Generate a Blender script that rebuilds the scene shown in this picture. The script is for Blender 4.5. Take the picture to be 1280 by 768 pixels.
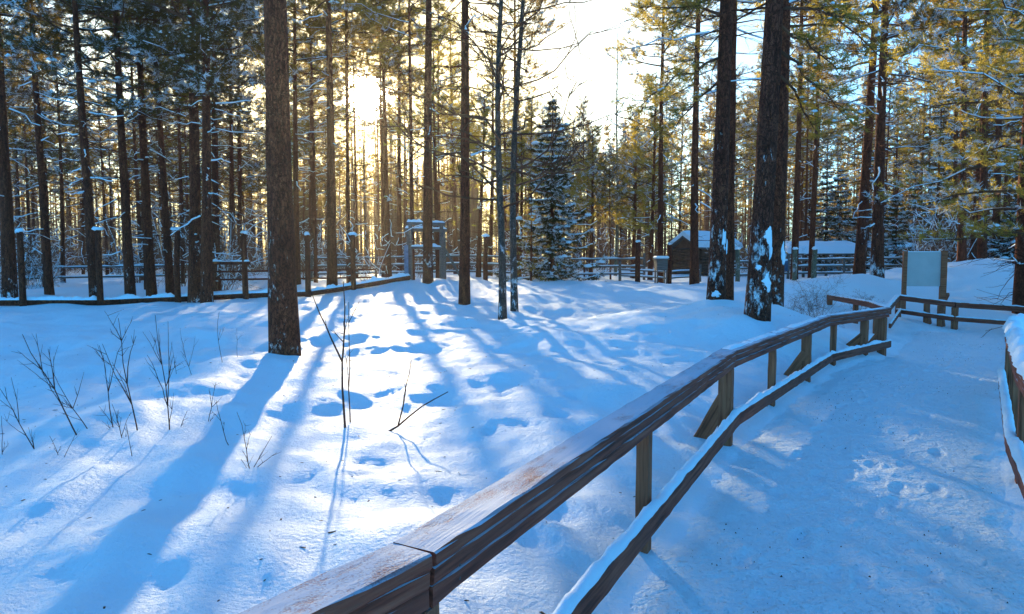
import bpy, math, random
import numpy as np
from mathutils import Vector, Matrix

# ------------------------------------------------------------------ camera, light, exposure
scn = bpy.context.scene
for o in list(bpy.data.objects):
    bpy.data.objects.remove(o)
F = 865.0; PITCH = math.radians(3.70); EYE = 1.7
cam_d = bpy.data.cameras.new("camera"); cam = bpy.data.objects.new("camera", cam_d)
scn.collection.objects.link(cam); scn.camera = cam
cam_d.sensor_fit = 'HORIZONTAL'; cam_d.sensor_width = 36.0; cam_d.lens = F / 1280 * 36.0
cam_d.clip_start = 0.05; cam_d.clip_end = 2000
cam.location = (0, 0, EYE); cam.rotation_euler = (math.pi / 2 - PITCH, 0, 0)

SUN_AZ = math.radians(-11.75); SUN_EL = math.radians(12.9)
S = np.array([math.sin(SUN_AZ) * math.cos(SUN_EL), math.cos(SUN_AZ) * math.cos(SUN_EL), math.sin(SUN_EL)])
EXPOSURE = 1.95; SKY = 0.11; SUN = 3.5; HAZE = 0.00046; SKY_TINT = (.56, 1.16, 1.17); SKY_WARM = (.92, .66, .27)
sun_d = bpy.data.lights.new("sun", 'SUN'); sun = bpy.data.objects.new("sun", sun_d)
scn.collection.objects.link(sun)
sun_d.energy = SUN; sun_d.angle = math.radians(0.7); sun_d.color = (1.0, 0.79, 0.47)
sun.rotation_euler = Vector(S).to_track_quat('Z', 'Y').to_euler()

w = bpy.data.worlds.new("World"); scn.world = w; w.use_nodes = True
nt = w.node_tree; nt.nodes.clear()
wo = nt.nodes.new("ShaderNodeOutputWorld"); bg = nt.nodes.new("ShaderNodeBackground")
sky = nt.nodes.new("ShaderNodeTexSky"); sky.sky_type = 'NISHITA'; sky.sun_disc = False
sky.sun_elevation = SUN_EL; sky.sun_rotation = SUN_AZ
sky.air_density = 1.0; sky.dust_density = 0.8; sky.ozone_density = 6.0
tc = nt.nodes.new("ShaderNodeTexCoord")
dot = nt.nodes.new("ShaderNodeVectorMath"); dot.operation = 'DOT_PRODUCT'; dot.inputs[1].default_value = S
nrm = nt.nodes.new("ShaderNodeVectorMath"); nrm.operation = 'NORMALIZE'
nt.links.new(tc.outputs['Generated'], nrm.inputs[0]); nt.links.new(nrm.outputs[0], dot.inputs[0])
mx = nt.nodes.new("ShaderNodeMath"); mx.operation = 'MAXIMUM'; mx.inputs[1].default_value = 0
nt.links.new(dot.outputs['Value'], mx.inputs[0])
tint = nt.nodes.new("ShaderNodeVectorMath"); tint.operation = 'MULTIPLY'; tint.inputs[1].default_value = SKY_TINT
nt.links.new(sky.outputs[0], tint.inputs[0]); last = tint.outputs[0]
# low winter sun: the sky is creamy on its side and blue overhead and behind
wf = nt.nodes.new("ShaderNodeMath"); wf.operation = 'POWER'; wf.inputs[1].default_value = 7
nt.links.new(mx.outputs[0], wf.inputs[0])
wm = nt.nodes.new("ShaderNodeMix"); wm.data_type = 'VECTOR'; wm.inputs[4].default_value = SKY_TINT; wm.inputs[5].default_value = SKY_WARM
nt.links.new(wf.outputs[0], wm.inputs[0]); nt.links.new(wm.outputs[1], tint.inputs[1])
# the sun itself and the aureole around it
for e, k, c in ((7000, 900, (1, .9, .66)), (1500, 14, (1, .78, .34)), (110, .9, (1, .74, .26)), (13, 1.4, (1, .64, .26)), (4, .8, (1, .50, .34))):
    p = nt.nodes.new("ShaderNodeMath"); p.operation = 'POWER'; p.inputs[1].default_value = e
    nt.links.new(mx.outputs[0], p.inputs[0])
    m = nt.nodes.new("ShaderNodeVectorMath"); m.operation = 'SCALE'; m.inputs[0].default_value = [v * k for v in c]
    nt.links.new(p.outputs[0], m.inputs['Scale'])
    a = nt.nodes.new("ShaderNodeVectorMath"); a.operation = 'ADD'
    nt.links.new(last, a.inputs[0]); nt.links.new(m.outputs[0], a.inputs[1]); last = a.outputs[0]
nt.links.new(last, bg.inputs[0]); bg.inputs[1].default_value = SKY
nt.links.new(bg.outputs[0], wo.inputs[0])
vs = scn.view_settings
scn.display_settings.display_device = 'sRGB'
vs.view_transform = 'Standard'; vs.look = 'None'; vs.exposure = EXPOSURE; vs.gamma = 1.0; vs.use_curve_mapping = False
scn.render.engine = 'CYCLES'
cy = scn.cycles
cy.use_denoising = True
cy.max_bounces = 4; cy.diffuse_bounces = 2; cy.glossy_bounces = 2; cy.transmission_bounces = 3; cy.volume_bounces = 0
cy.transparent_max_bounces = 4; cy.sample_clamp_indirect = 6.0
cy.caustics_reflective = False; cy.caustics_refractive = False

rng = np.random.default_rng(11)
R = random.Random(5)
PI = math.pi

# ------------------------------------------------------------------ helpers
def ray(px, py):
    x = (px - 640) / F; y = (384 - py) / F
    Y = math.cos(PITCH) + y * math.sin(PITCH); Z = -math.sin(PITCH) + y * math.cos(PITCH)
    return x / Y, Z / Y
def W(px, py, d):
    x, z = ray(px, py); return np.array([x * d, d, EYE + z * d])
def G(px, py, z=0.0):
    x, s = ray(px, py); d = (z - EYE) / s; return np.array([x * d, d, z])
def XatD(px, d, py=360):
    return ray(px, py)[0] * d

def hash2(ix, iy, seed):
    h = (ix.astype(np.int64) * 374761393 + iy.astype(np.int64) * 668265263 + seed * 974634541) & 0xffffffff
    h = ((h ^ (h >> 13)) * 1274126177) & 0xffffffff
    return ((h ^ (h >> 16)) & 0xffff) / 65535.0
def noise2(x, y, seed=0):
    x = np.asarray(x, float); y = np.asarray(y, float)
    ix = np.floor(x); iy = np.floor(y); fx = x - ix; fy = y - iy
    ux = fx * fx * fx * (fx * (fx * 6 - 15) + 10); uy = fy * fy * fy * (fy * (fy * 6 - 15) + 10)
    def g(dx, dy):
        a = hash2(ix + dx, iy + dy, seed) * 2 * PI
        return np.cos(a) * (fx - dx) + np.sin(a) * (fy - dy)
    n = (g(0, 0) * (1 - ux) + g(1, 0) * ux) * (1 - uy) + (g(0, 1) * (1 - ux) + g(1, 1) * ux) * uy
    return n * 1.4
def fbm(x, y, seed=0, oct=3):
    s = 0; a = 1
    for k in range(oct):
        s = s + a * noise2(x * 2 ** k, y * 2 ** k, seed + k * 17); a *= .5
    return s

def mesh(name, V, faces, smooth=True):
    """faces: list of int arrays (n,3) or (n,4)"""
    V = np.asarray(V, np.float32).reshape(-1, 3)
    me = bpy.data.meshes.new(name)
    if isinstance(faces, np.ndarray): faces = [faces]
    faces = [f for f in faces if len(f)]
    me.vertices.add(len(V)); me.vertices.foreach_set("co", V.ravel())
    nl = sum(f.size for f in faces); nf = sum(len(f) for f in faces)
    me.loops.add(nl); me.polygons.add(nf)
    if nf:
        me.loops.foreach_set("vertex_index", np.concatenate([f.ravel() for f in faces]).astype(np.int32))
        tot = np.concatenate([np.full(len(f), f.shape[1], np.int32) for f in faces])
        st = np.concatenate([[0], np.cumsum(tot)[:-1]]).astype(np.int32)
        me.polygons.foreach_set("loop_start", st)
        me.polygons.foreach_set("use_smooth", np.full(nf, smooth))
    me.update(calc_edges=True); me.validate()
    return me

class MB:
    def __init__(s): s.V = []; s.Q = []; s.T = []; s.n = 0
    def add(s, V, Q=None, T=None):
        V = np.asarray(V, float).reshape(-1, 3)
        if Q is not None and len(Q): s.Q.append(np.asarray(Q) + s.n)
        if T is not None and len(T): s.T.append(np.asarray(T) + s.n)
        s.V.append(V); s.n += len(V); return s
    def mesh(s, name, smooth=True):
        V = np.concatenate(s.V) if s.V else np.zeros((0, 3))
        f = []
        if s.Q: f.append(np.concatenate(s.Q))
        if s.T: f.append(np.concatenate(s.T))
        return mesh(name, V, f, smooth)

def link(name, me, mat=None, parent=None, loc=None, rot=None):
    o = bpy.data.objects.new(name, me); scn.collection.objects.link(o)
    if mat is not None and me is not None and not me.materials: me.materials.append(mat)
    if parent: o.parent = parent
    if loc is not None: o.location = [float(v) for v in loc]
    if rot is not None: o.rotation_euler = rot
    return o
def tag(o, label=None, cat=None, group=None, kind=None):
    if label: o['label'] = label
    if cat: o['category'] = cat
    if group: o['group'] = group
    if kind: o['kind'] = kind
    return o
def thing(name, label, cat, loc=(0, 0, 0), rz=0, group=None):
    o = bpy.data.objects.new(name, None); scn.collection.objects.link(o)
    o.empty_display_size = .2
    o.location = [float(v) for v in loc]; o.rotation_euler = (0, 0, rz)
    return tag(o, label, cat, group)

def tubes(P, Rr, sides=4, cap=False):
    """P (n,k,3), Rr (n,k) -> verts, quads"""
    P = np.asarray(P, float); Rr = np.asarray(Rr, float)
    n, k, _ = P.shape
    T = np.gradient(P, axis=1); T /= np.linalg.norm(T, axis=2, keepdims=True) + 1e-9
    mean = P[:, -1] - P[:, 0]
    ref = np.where((np.abs(mean[:, 2]) > .8 * np.linalg.norm(mean, axis=1))[:, None], np.array([[1., 0, 0]]), np.array([[0, 0, 1.]]))[:, None, :]
    A = np.cross(T, ref); A /= np.linalg.norm(A, axis=2, keepdims=True) + 1e-9
    B = np.cross(T, A)
    ang = np.arange(sides) * 2 * PI / sides
    V = P[:, :, None, :] + Rr[:, :, None, None] * (np.cos(ang)[None, None, :, None] * A[:, :, None, :] + np.sin(ang)[None, None, :, None] * B[:, :, None, :])
    idx = np.arange(n * k * sides).reshape(n, k, sides)
    a = idx[:, :-1]; b = idx[:, 1:]
    Q = np.stack([a, np.roll(a, -1, 2), np.roll(b, -1, 2), b], -1).reshape(-1, 4)
    return V.reshape(-1, 3), Q

def rot_to(d):
    return d / (np.linalg.norm(d, axis=-1, keepdims=True) + 1e-9)

def needles(C, D, size, rg, K=12, width=.03):
    """tufts of needles: C centres, D directions, size lengths -> tri soup"""
    n = len(C)
    if n == 0: return np.zeros((0, 3)), np.zeros((0, 3), int)
    rnd = rg.normal(size=(n, K, 3)); rnd = rot_to(rnd)
    d = rot_to(D[:, None, :] * .75 + rnd * .95)
    L = size[:, None] * rg.uniform(.7, 1.15, (n, K))
    base = C[:, None, :] + D[:, None, :] * (rg.uniform(-.7, .5, (n, K)) * size[:, None])[..., None]
    side = rot_to(np.cross(d, rg.normal(size=(n, K, 3)))) * (width * rg.uniform(.6, 1.3, (n, K)))[..., None] * .5
    V = np.stack([base - side, base + side, base + d * L[..., None]], 2).reshape(-1, 3)
    return V, np.arange(n * K * 3).reshape(-1, 3)

# one small lump of snow, reused
def lump_template(seg=6):
    v = [(0, 0, 1)]
    for r, z in ((.62, .78), (1.0, .12), (.7, -.35)):
        for k in range(seg):
            a = 2 * PI * (k + .5 * (z > .5)) / seg; v.append((r * math.cos(a), r * math.sin(a), z))
    v.append((0, 0, -.5))
    T = []; Q = []
    for k in range(seg):
        T.append((0, 1 + k, 1 + (k + 1) % seg)); T.append((1 + 3 * seg, 1 + 2 * seg + (k + 1) % seg, 1 + 2 * seg + k))
        for r in range(2):
            a = 1 + r * seg + k; b = 1 + r * seg + (k + 1) % seg
            Q.append((a, a + seg, b + seg, b))
    return np.array(v, float), np.array(T), np.array(Q)
LV, LT, LQ = lump_template()
def lumps(C, Rx, Rz, rg):
    n = len(C)
    if n == 0: return np.zeros((0, 3)), np.zeros((0, 4), int), np.zeros((0, 3), int)
    a = rg.uniform(0, 2 * PI, n)[:, None]; st = rg.uniform(.6, 1.6, n)[:, None]
    x = LV[None, :, 0] * Rx[:, None] * st; y = LV[None, :, 1] * Rx[:, None] / st; z = LV[None, :, 2] * Rz[:, None]
    jit = 1 + rg.normal(size=(n, len(LV))) * .14
    V = np.stack([(x * np.cos(a) - y * np.sin(a)) * jit, (x * np.sin(a) + y * np.cos(a)) * jit, z * jit], -1) + C[:, None, :]
    off = (np.arange(n) * len(LV))[:, None, None]
    return V.reshape(-1, 3), (LQ[None] + off).reshape(-1, 4), (LT[None] + off).reshape(-1, 3)

# ------------------------------------------------------------------ materials
def newmat(name):
    m = bpy.data.materials.new(name); m.use_nodes = True
    nt = m.node_tree; b = nt.nodes['Principled BSDF']
    return m, nt, b
def N(nt, t, **kw):
    n = nt.nodes.new(t)
    for k, v in kw.items(): setattr(n, k, v)
    return n
def ramp(nt, fac, stops):
    r = N(nt, 'ShaderNodeValToRGB'); e = r.color_ramp.elements
    e[0].position, e[0].color = stops[0][0], (*stops[0][1], 1); e[1].position, e[1].color = stops[-1][0], (*stops[-1][1], 1)
    for p, c in stops[1:-1]:
        k = e.new(p); k.color = (*c, 1)
    nt.links.new(fac, r.inputs[0]); return r
def noise_tex(nt, vec, scale, detail=4, rough=.6, mapping=None):
    if mapping:
        mp = N(nt, 'ShaderNodeMapping'); mp.inputs['Scale'].default_value = mapping
        nt.links.new(vec, mp.inputs[0]); vec = mp.outputs[0]
    t = N(nt, 'ShaderNodeTexNoise'); t.inputs['Scale'].default_value = scale
    t.inputs['Detail'].default_value = detail; t.inputs['Roughness'].default_value = rough
    nt.links.new(vec, t.inputs['Vector']); return t

def snow_mat(name, bumps, col=(.76, .88, .97), grit=False):
    m, nt, b = newmat(name)
    geo = N(nt, 'ShaderNodeNewGeometry')
    prev = None
    for sc, st, dist in bumps:
        t = noise_tex(nt, geo.outputs['Position'], sc, 4, .62)
        bp = N(nt, 'ShaderNodeBump'); bp.inputs['Strength'].default_value = st; bp.inputs['Distance'].default_value = dist
        nt.links.new(t.outputs[0], bp.inputs['Height'])
        if prev: nt.links.new(prev, bp.inputs['Normal'])
        prev = bp.outputs[0]
    if prev: nt.links.new(prev, b.inputs['Normal'])
    if grit:
        t = noise_tex(nt, geo.outputs['Position'], 55, 3, .7); t2 = noise_tex(nt, geo.outputs['Position'], 1.6, 3)
        mu = N(nt, 'ShaderNodeMath', operation='MULTIPLY'); nt.links.new(t.outputs[0], mu.inputs[0]); nt.links.new(t2.outputs[0], mu.inputs[1])
        r = ramp(nt, mu.outputs[0], [(.36, col), (.48, (.66, .72, .78))]); nt.links.new(r.outputs[0], b.inputs['Base Color'])
    else:
        b.inputs['Base Color'].default_value = (*col, 1)
    b.inputs['Roughness'].default_value = .62; b.inputs['Specular IOR Level'].default_value = .25
    return m
M_snow = snow_mat('snow', [(7, .4, .07), (30, .75, .03), (140, .8, .007)])
M_path = snow_mat('trodden_snow', [(4, .5, .12), (16, .8, .05), (60, .7, .02)], (.76, .89, .98), True)
M_load = snow_mat('snow_load', [(14, .4, .03)])

def bark_mat(name, c1, c2, c3, snowy=0.0):
    m, nt, b = newmat(name)
    tc = N(nt, 'ShaderNodeTexCoord'); oi = N(nt, 'ShaderNodeObjectInfo')
    v = N(nt, 'ShaderNodeVectorMath', operation='ADD'); nt.links.new(tc.outputs['Object'], v.inputs[0])
    sc = N(nt, 'ShaderNodeVectorMath', operation='SCALE'); sc.inputs['Scale'].default_value = 37
    cmb = N(nt, 'ShaderNodeCombineXYZ'); nt.links.new(oi.outputs['Random'], cmb.inputs[2]); nt.links.new(cmb.outputs[0], sc.inputs[0])
    nt.links.new(sc.outputs[0], v.inputs[1])
    t = noise_tex(nt, v.outputs[0], 16, 6, .68, (1, 1, .22))
    vo = N(nt, 'ShaderNodeTexVoronoi', feature='DISTANCE_TO_EDGE'); vo.inputs['Scale'].default_value = 26
    mp = N(nt, 'ShaderNodeMapping'); mp.inputs['Scale'].default_value = (1, 1, .3)
    wn = noise_tex(nt, v.outputs[0], 9, 3); wv = N(nt, 'ShaderNodeVectorMath', operation='MULTIPLY_ADD'); wv.inputs[1].default_value = (.12, .12, .25)
    nt.links.new(wn.outputs['Color'], wv.inputs[0]); nt.links.new(v.outputs[0], wv.inputs[2])
    nt.links.new(wv.outputs[0], mp.inputs[0]); nt.links.new(mp.outputs[0], vo.inputs['Vector'])
    cr = ramp(nt, vo.outputs['Distance'], [(0, (.25, .25, .25)), (.16, (1, 1, 1))])
    r = ramp(nt, t.outputs[0], [(.30, c1), (.52, c2), (.74, c3)])
    mxx = N(nt, 'ShaderNodeMix', data_type='RGBA'); mxx.inputs[6].default_value = (*[x * .35 for x in c1], 1)
    nt.links.new(cr.outputs[0], mxx.inputs[0]); nt.links.new(r.outputs[0], mxx.inputs[7])
    col = mxx.outputs[2]
    h = N(nt, 'ShaderNodeMath', operation='ADD'); nt.links.new(cr.outputs[0], h.inputs[0]); nt.links.new(t.outputs[0], h.inputs[1])
    if snowy:
        # wind-blown snow caught in the bark
        t3 = noise_tex(nt, v.outputs[0], 11, 5, .75, (1, 1, .5))
        t4 = noise_tex(nt, v.outputs[0], 1.3, 2, .5)
        sep = N(nt, 'ShaderNodeSeparateXYZ'); nt.links.new(tc.outputs['Object'], sep.inputs[0])
        a = N(nt, 'ShaderNodeMath', operation='MULTIPLY_ADD'); a.inputs[1].default_value = .55
        nt.links.new(t4.outputs[0], a.inputs[0]); nt.links.new(t3.outputs[0], a.inputs[2])
        hz = N(nt, 'ShaderNodeMath', operation='MULTIPLY_ADD'); hz.inputs[1].default_value = -.05; hz.use_clamp = False
        nt.links.new(sep.outputs[2], hz.inputs[0]); nt.links.new(a.outputs[0], hz.inputs[2])
        sr = ramp(nt, hz.outputs[0], [(.90 - snowy, (0, 0, 0)), (1.02 - snowy, (1, 1, 1))])
        m2 = N(nt, 'ShaderNodeMix', data_type='RGBA'); nt.links.new(sr.outputs[0], m2.inputs[0]); nt.links.new(col, m2.inputs[6])
        m2.inputs[7].default_value = (.82, .86, .92, 1); col = m2.outputs[2]
    nt.links.new(col, b.inputs['Base Color'])
    bp = N(nt, 'ShaderNodeBump'); bp.inputs['Strength'].default_value = .9; bp.inputs['Distance'].default_value = .03
    nt.links.new(h.outputs[0], bp.inputs['Height']); nt.links.new(bp.outputs[0], b.inputs['Normal'])
    b.inputs['Roughness'].default_value = .9; b.inputs['Specular IOR Level'].default_value = .15
    return m
M_bark = bark_mat('pine_bark', (.075, .020, .011), (.19, .052, .028), (.31, .095, .050), .0)
M_bark_speck = bark_mat('pine_bark_flecked', (.075, .020, .011), (.19, .052, .028), (.31, .095, .050), .07)
M_bark_snow = bark_mat('pine_bark_snowy', (.065, .019, .011), (.16, .047, .028), (.26, .085, .048), .10)
M_birch = bark_mat('bare_tree_bark', (.06, .045, .038), (.13, .10, .085), (.22, .18, .155), .10)
M_grey = bark_mat('pale_stem_bark', (.14, .125, .12), (.25, .225, .13), (.36, .33, .31), .06)

def simple(name, col, rough=.85, var=.35, scale=8):
    m, nt, b = newmat(name)
    geo = N(nt, 'ShaderNodeNewGeometry'); t = noise_tex(nt, geo.outputs['Position'], scale, 4)
    r = ramp(nt, t.outputs[0], [(.3, tuple(c * (1 - var) for c in col)), (.7, tuple(min(1, c * (1 + var)) for c in col))])
    nt.links.new(r.outputs[0], b.inputs['Base Color']); b.inputs['Roughness'].default_value = rough
    b.inputs['Specular IOR Level'].default_value = .2
    return m
M_twig = simple('twig', (.12, .050, .028), .9, .4, 3)
M_sapling = simple('sapling_bark', (.085, .036, .026), .85, .4, 9)

def leaf_mat(name, d1, d2, tr, snow=.0):
    m = bpy.data.materials.new(name); m.use_nodes = True; nt = m.node_tree; nt.nodes.clear()
    out = N(nt, 'ShaderNodeOutputMaterial'); geo = N(nt, 'ShaderNodeNewGeometry'); oi = N(nt, 'ShaderNodeObjectInfo')
    t = noise_tex(nt, geo.outputs['Position'], 1.1, 4, .6)
    r = ramp(nt, t.outputs[0], [(.32, d1), (.68, d2)])
    col = r.outputs[0]
    if snow:  # hoar frost on part of the needles
        t2 = noise_tex(nt, geo.outputs['Position'], 3.1, 5, .7)
        sr = ramp(nt, t2.outputs[0], [(.60 - snow, (0, 0, 0)), (.66 - snow, (1, 1, 1))])
        mm = N(nt, 'ShaderNodeMix', data_type='RGBA'); nt.links.new(sr.outputs[0], mm.inputs[0]); nt.links.new(col, mm.inputs[6])
        mm.inputs[7].default_value = (.62, .66, .70, 1); col = mm.outputs[2]
    d = N(nt, 'ShaderNodeBsdfDiffuse'); nt.links.new(col, d.inputs[0])
    tb = N(nt, 'ShaderNodeBsdfTranslucent'); tb.inputs[0].default_value = (*tr, 1)
    mix = N(nt, 'ShaderNodeMixShader'); mix.inputs[0].default_value = .52
    nt.links.new(d.outputs[0], mix.inputs[1]); nt.links.new(tb.outputs[0], mix.inputs[2]); nt.links.new(mix.outputs[0], out.inputs[0])
    return m
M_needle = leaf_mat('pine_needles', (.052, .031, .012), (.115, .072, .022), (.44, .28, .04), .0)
M_needle_suntint = leaf_mat('sun_tinted_pine_needles', (.095, .060, .014), (.20, .130, .028), (.64, .50, .10), .0)  # brighter, yellower copy of the pine needles: low sunlight put into the colour
M_needle_frost = leaf_mat('frosted_pine_needles', (.038, .030, .016), (.080, .062, .028), (.22, .15, .035), .03)
M_spruce = leaf_mat('spruce_needles', (.020, .020, .012), (.048, .042, .020), (.14, .11, .03), .0)
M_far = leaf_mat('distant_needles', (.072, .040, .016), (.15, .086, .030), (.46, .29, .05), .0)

def wood_mat(name, c1, c2, c3, frost=0.0, grey=(.16, .14, .13)):
    """sawn timber, grain along local X; frost = how much of the upward faces is dusted"""
    m, nt, b = newmat(name)
    tc = N(nt, 'ShaderNodeTexCoord'); geo = N(nt, 'ShaderNodeNewGeometry'); oi = N(nt, 'ShaderNodeObjectInfo')
    sc = N(nt, 'ShaderNodeVectorMath', operation='SCALE'); sc.inputs['Scale'].default_value = 23
    cmb = N(nt, 'ShaderNodeCombineXYZ')
    for k in range(3): nt.links.new(oi.outputs['Random'], cmb.inputs[k])
    nt.links.new(cmb.outputs[0], sc.inputs[0])
    v = N(nt, 'ShaderNodeVectorMath', operation='ADD'); nt.links.new(tc.outputs['Object'], v.inputs[0]); nt.links.new(sc.outputs[0], v.inputs[1])
    t = noise_tex(nt, v.outputs[0], 34, 6, .65, (.05, 1, 1))
    t2 = noise_tex(nt, v.outputs[0], 4, 5, .6, (.35, 1, 1))
    r = ramp(nt, t.outputs[0], [(.36, c1), (.5, c2), (.66, c3)])
    gm = N(nt, 'ShaderNodeMix', data_type='RGBA'); gr = ramp(nt, t2.outputs[0], [(.42, (0, 0, 0)), (.66, (.55, .55, .55))])
    nt.links.new(gr.outputs[0], gm.inputs[0]); nt.links.new(r.outputs[0], gm.inputs[6]); gm.inputs[7].default_value = (*grey, 1)
    col = gm.outputs[2]
    if frost:
        sep = N(nt, 'ShaderNodeSeparateXYZ'); nt.links.new(geo.outputs['True Normal'], sep.inputs[0])
        up = ramp(nt, sep.outputs[2], [(.55, (0, 0, 0)), (.9, (1, 1, 1))])
        f1 = noise_tex(nt, v.outputs[0], 6.0, 8, .74, (.4, 1, 1)); f2 = noise_tex(nt, v.outputs[0], 160, 2, .5)
        ad = N(nt, 'ShaderNodeMath', operation='MULTIPLY_ADD'); ad.inputs[1].default_value = .35
        nt.links.new(f2.outputs[0], ad.inputs[0]); nt.links.new(f1.outputs[0], ad.inputs[2])
        fr = ramp(nt, ad.outputs[0], [(.92 - frost, (.04, .04, .04)), (1.12 - frost, (.85, .85, .85))])
        mu = N(nt, 'ShaderNodeMath', operation='MULTIPLY'); nt.links.new(up.outputs[0], mu.inputs[0]); nt.links.new(fr.outputs[0], mu.inputs[1])
        fm = N(nt, 'ShaderNodeMix', data_type='RGBA'); nt.links.new(mu.outputs[0], fm.inputs[0]); nt.links.new(col, fm.inputs[6])
        fm.inputs[7].default_value = (.46, .56, .68, 1); col = fm.outputs[2]  # frost coat, its colour darkened and blued in place of shade on rail tops
    nt.links.new(col, b.inputs['Base Color'])
    bp = N(nt, 'ShaderNodeBump'); bp.inputs['Strength'].default_value = .7; bp.inputs['Distance'].default_value = .008
    hsum = t.outputs[0]
    if frost:
        hs = N(nt, 'ShaderNodeMath', operation='MULTIPLY_ADD'); hs.inputs[1].default_value = .6
        nt.links.new(mu.outputs[0], hs.inputs[0]); nt.links.new(t.outputs[0], hs.inputs[2]); hsum = hs.outputs[0]
    nt.links.new(hsum, bp.inputs['Height']); nt.links.new(bp.outputs[0], b.inputs['Normal'])
    b.inputs['Roughness'].default_value = .78; b.inputs['Specular IOR Level'].default_value = .25
    return m
M_rail = wood_mat('weathered_rail', (.10, .022, .012), (.27, .062, .034), (.40, .112, .062), .47, (.21, .058, .036))
M_rail2 = wood_mat('weathered_rail_lower', (.10, .024, .014), (.25, .064, .036), (.38, .115, .066), .28, (.20, .060, .040))
M_post = wood_mat('brown_post', (.14, .040, .018), (.33, .100, .046), (.46, .165, .080), .2, (.30, .11, .06))
M_greywood = wood_mat('grey_timber', (.06, .05, .045), (.13, .11, .10), (.20, .17, .15), .4)
M_nail = simple('nail_steel', (.10, .08, .07), .5)

# ------------------------------------------------------------------ terrain
CP = [  # x, y, z
 (.3, -3, 0), (.8, 0, 0), (1.2, 2, 0), (2.4, 4, 0), (3.6, 6.5, 0), (5.4, 9, 0), (7.2, 11.5, 0), (8.6, 14, 0.02), (9.6, 16.4, .06),
 (2.2, 0, .02), (3.2, 3.5, .02), (5.2, 6.8, .02), (8.2, 9.8, .05),
 (-.9, 1.4, .03), (.4, 3.3, .03), (1.9, 6.5, .05), (3.2, 8.4, .10), (4.7, 10.7, .16), (6.4, 12.4, .14),
 (-1.6, 3, .08), (-4, 3, .06), (-8, 3, .05), (-4, 7, .10), (-8, 8, .12), (-3.6, 10.8, .25), (-9, 13, .20), (-14, 13, .15), (-14, 18, .28), (-20, 20, .3),
 (-1, 10.3, .25), (-.2, 6.5, .14), (1.1, 8, .29), (2.7, 11, .52), (1.5, 7.5, .22),
]
for px, py, d in ((250, 378, 23.5), (30, 382, 22), (440, 364, 26), (575, 353, 28), (580, 380, 18), (628, 398, 15), (700, 400, 16), (895, 386, 13.5), (948, 401, 11.5),
                  (1000, 398, 13), (1065, 350, 22), (1180, 362, 22.5), (1250, 327, 24.5), (1230, 338, 23.5), (1300, 330, 24), (1155, 397, 19), (1280, 370, 21), (690, 352, 30), (830, 353, 35), (1000, 360, 25), (1010, 349, 38), (1120, 350, 36),
                  (480, 385, 20), (350, 382, 21), (150, 385, 20)):
    CP.append(tuple(W(px, py, d)))
CP += [(10, 7, .25), (12, 11, .28), (15, 15, .35), (20, 20, .8), (12, 0, .3), (-15, 0, .05), (0, -12, 0), (12, -12, .2), (-15, -12, 0),
       (-40, 35, .5), (-20, 40, .6), (0, 45, .85), (20, 45, .9), (45, 40, 1.0), (-60, 90, .9), (0, 90, 1.0), (60, 90, 1.1),
       (-170, 100, 1), (170, 100, 1.2), (-170, 230, 1.3), (0, 230, 1.3), (170, 230, 1.3), (-170, 0, .3), (170, 0, .6), (-170, -60, .2), (170, -60, .3), (0, -60, .1)]
CP = np.array(CP)
def tps_k(r2): return np.where(r2 > 1e-12, r2 * np.log(r2 + 1e-12), 0)
_n = len(CP); _P = CP[:, :2]
_K = tps_k(((_P[:, None] - _P[None]) ** 2).sum(-1)) + np.eye(_n) * .4
_A = np.zeros((_n + 3, _n + 3)); _A[:_n, :_n] = _K; _A[:_n, _n] = 1; _A[:_n, _n + 1:] = _P; _A[_n, :_n] = 1; _A[_n + 1:, :_n] = _P.T
_w = np.linalg.solve(_A, np.concatenate([CP[:, 2], np.zeros(3)]))

FL = np.array([(-3.1, -2.1), (-.28, 1.90), (1.99, 6.33), (4.73, 10.4), (6.6, 12.2)])          # left handrail line
FR = np.array([(-.2, -3.2), (2.15, 2.3), (3.98, 5.3), (6.2, 8.55), (7.3, 9.45), (9.6, 10.6), (13.0, 11.6)])           # right handrail line
LEDGE = np.vstack([FL, [(8.3, 14.6), (9.7, 17.0)]])
REDGE = np.vstack([FR[:5], [(9.0, 11.2), (11.2, 14.0), (13.2, 16.2)]])
def resample(P, n):
    P = np.asarray(P, float); s = np.concatenate([[0], np.cumsum(np.linalg.norm(np.diff(P, axis=0), axis=1))])
    t = np.linspace(0, s[-1], n); return np.stack([np.interp(t, s, P[:, k]) for k in range(P.shape[1])], 1)
def dist_poly(x, y, P):
    d = np.full(np.shape(x), 1e9)
    for a, b in zip(P[:-1], P[1:]):
        ab = b - a; t = np.clip(((x - a[0]) * ab[0] + (y - a[1]) * ab[1]) / (ab @ ab), 0, 1)
        d = np.minimum(d, np.hypot(x - a[0] - t * ab[0], y - a[1] - t * ab[1]))
    return d
def in_poly(x, y, P):
    x = np.asarray(x, float); y = np.asarray(y, float)
    c = np.zeros(np.shape(x), bool); j = len(P) - 1
    for i in range(len(P)):
        xi, yi = P[i][0], P[i][1]; xj, yj = P[j][0], P[j][1]
        if yi != yj:
            c ^= ((yi > y) != (yj > y)) & (x < (xj - xi) * (y - yi) / (yj - yi) + xi)
        j = i
    return c
PATH_POLY = np.vstack([LEDGE, REDGE[::-1]])

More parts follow.
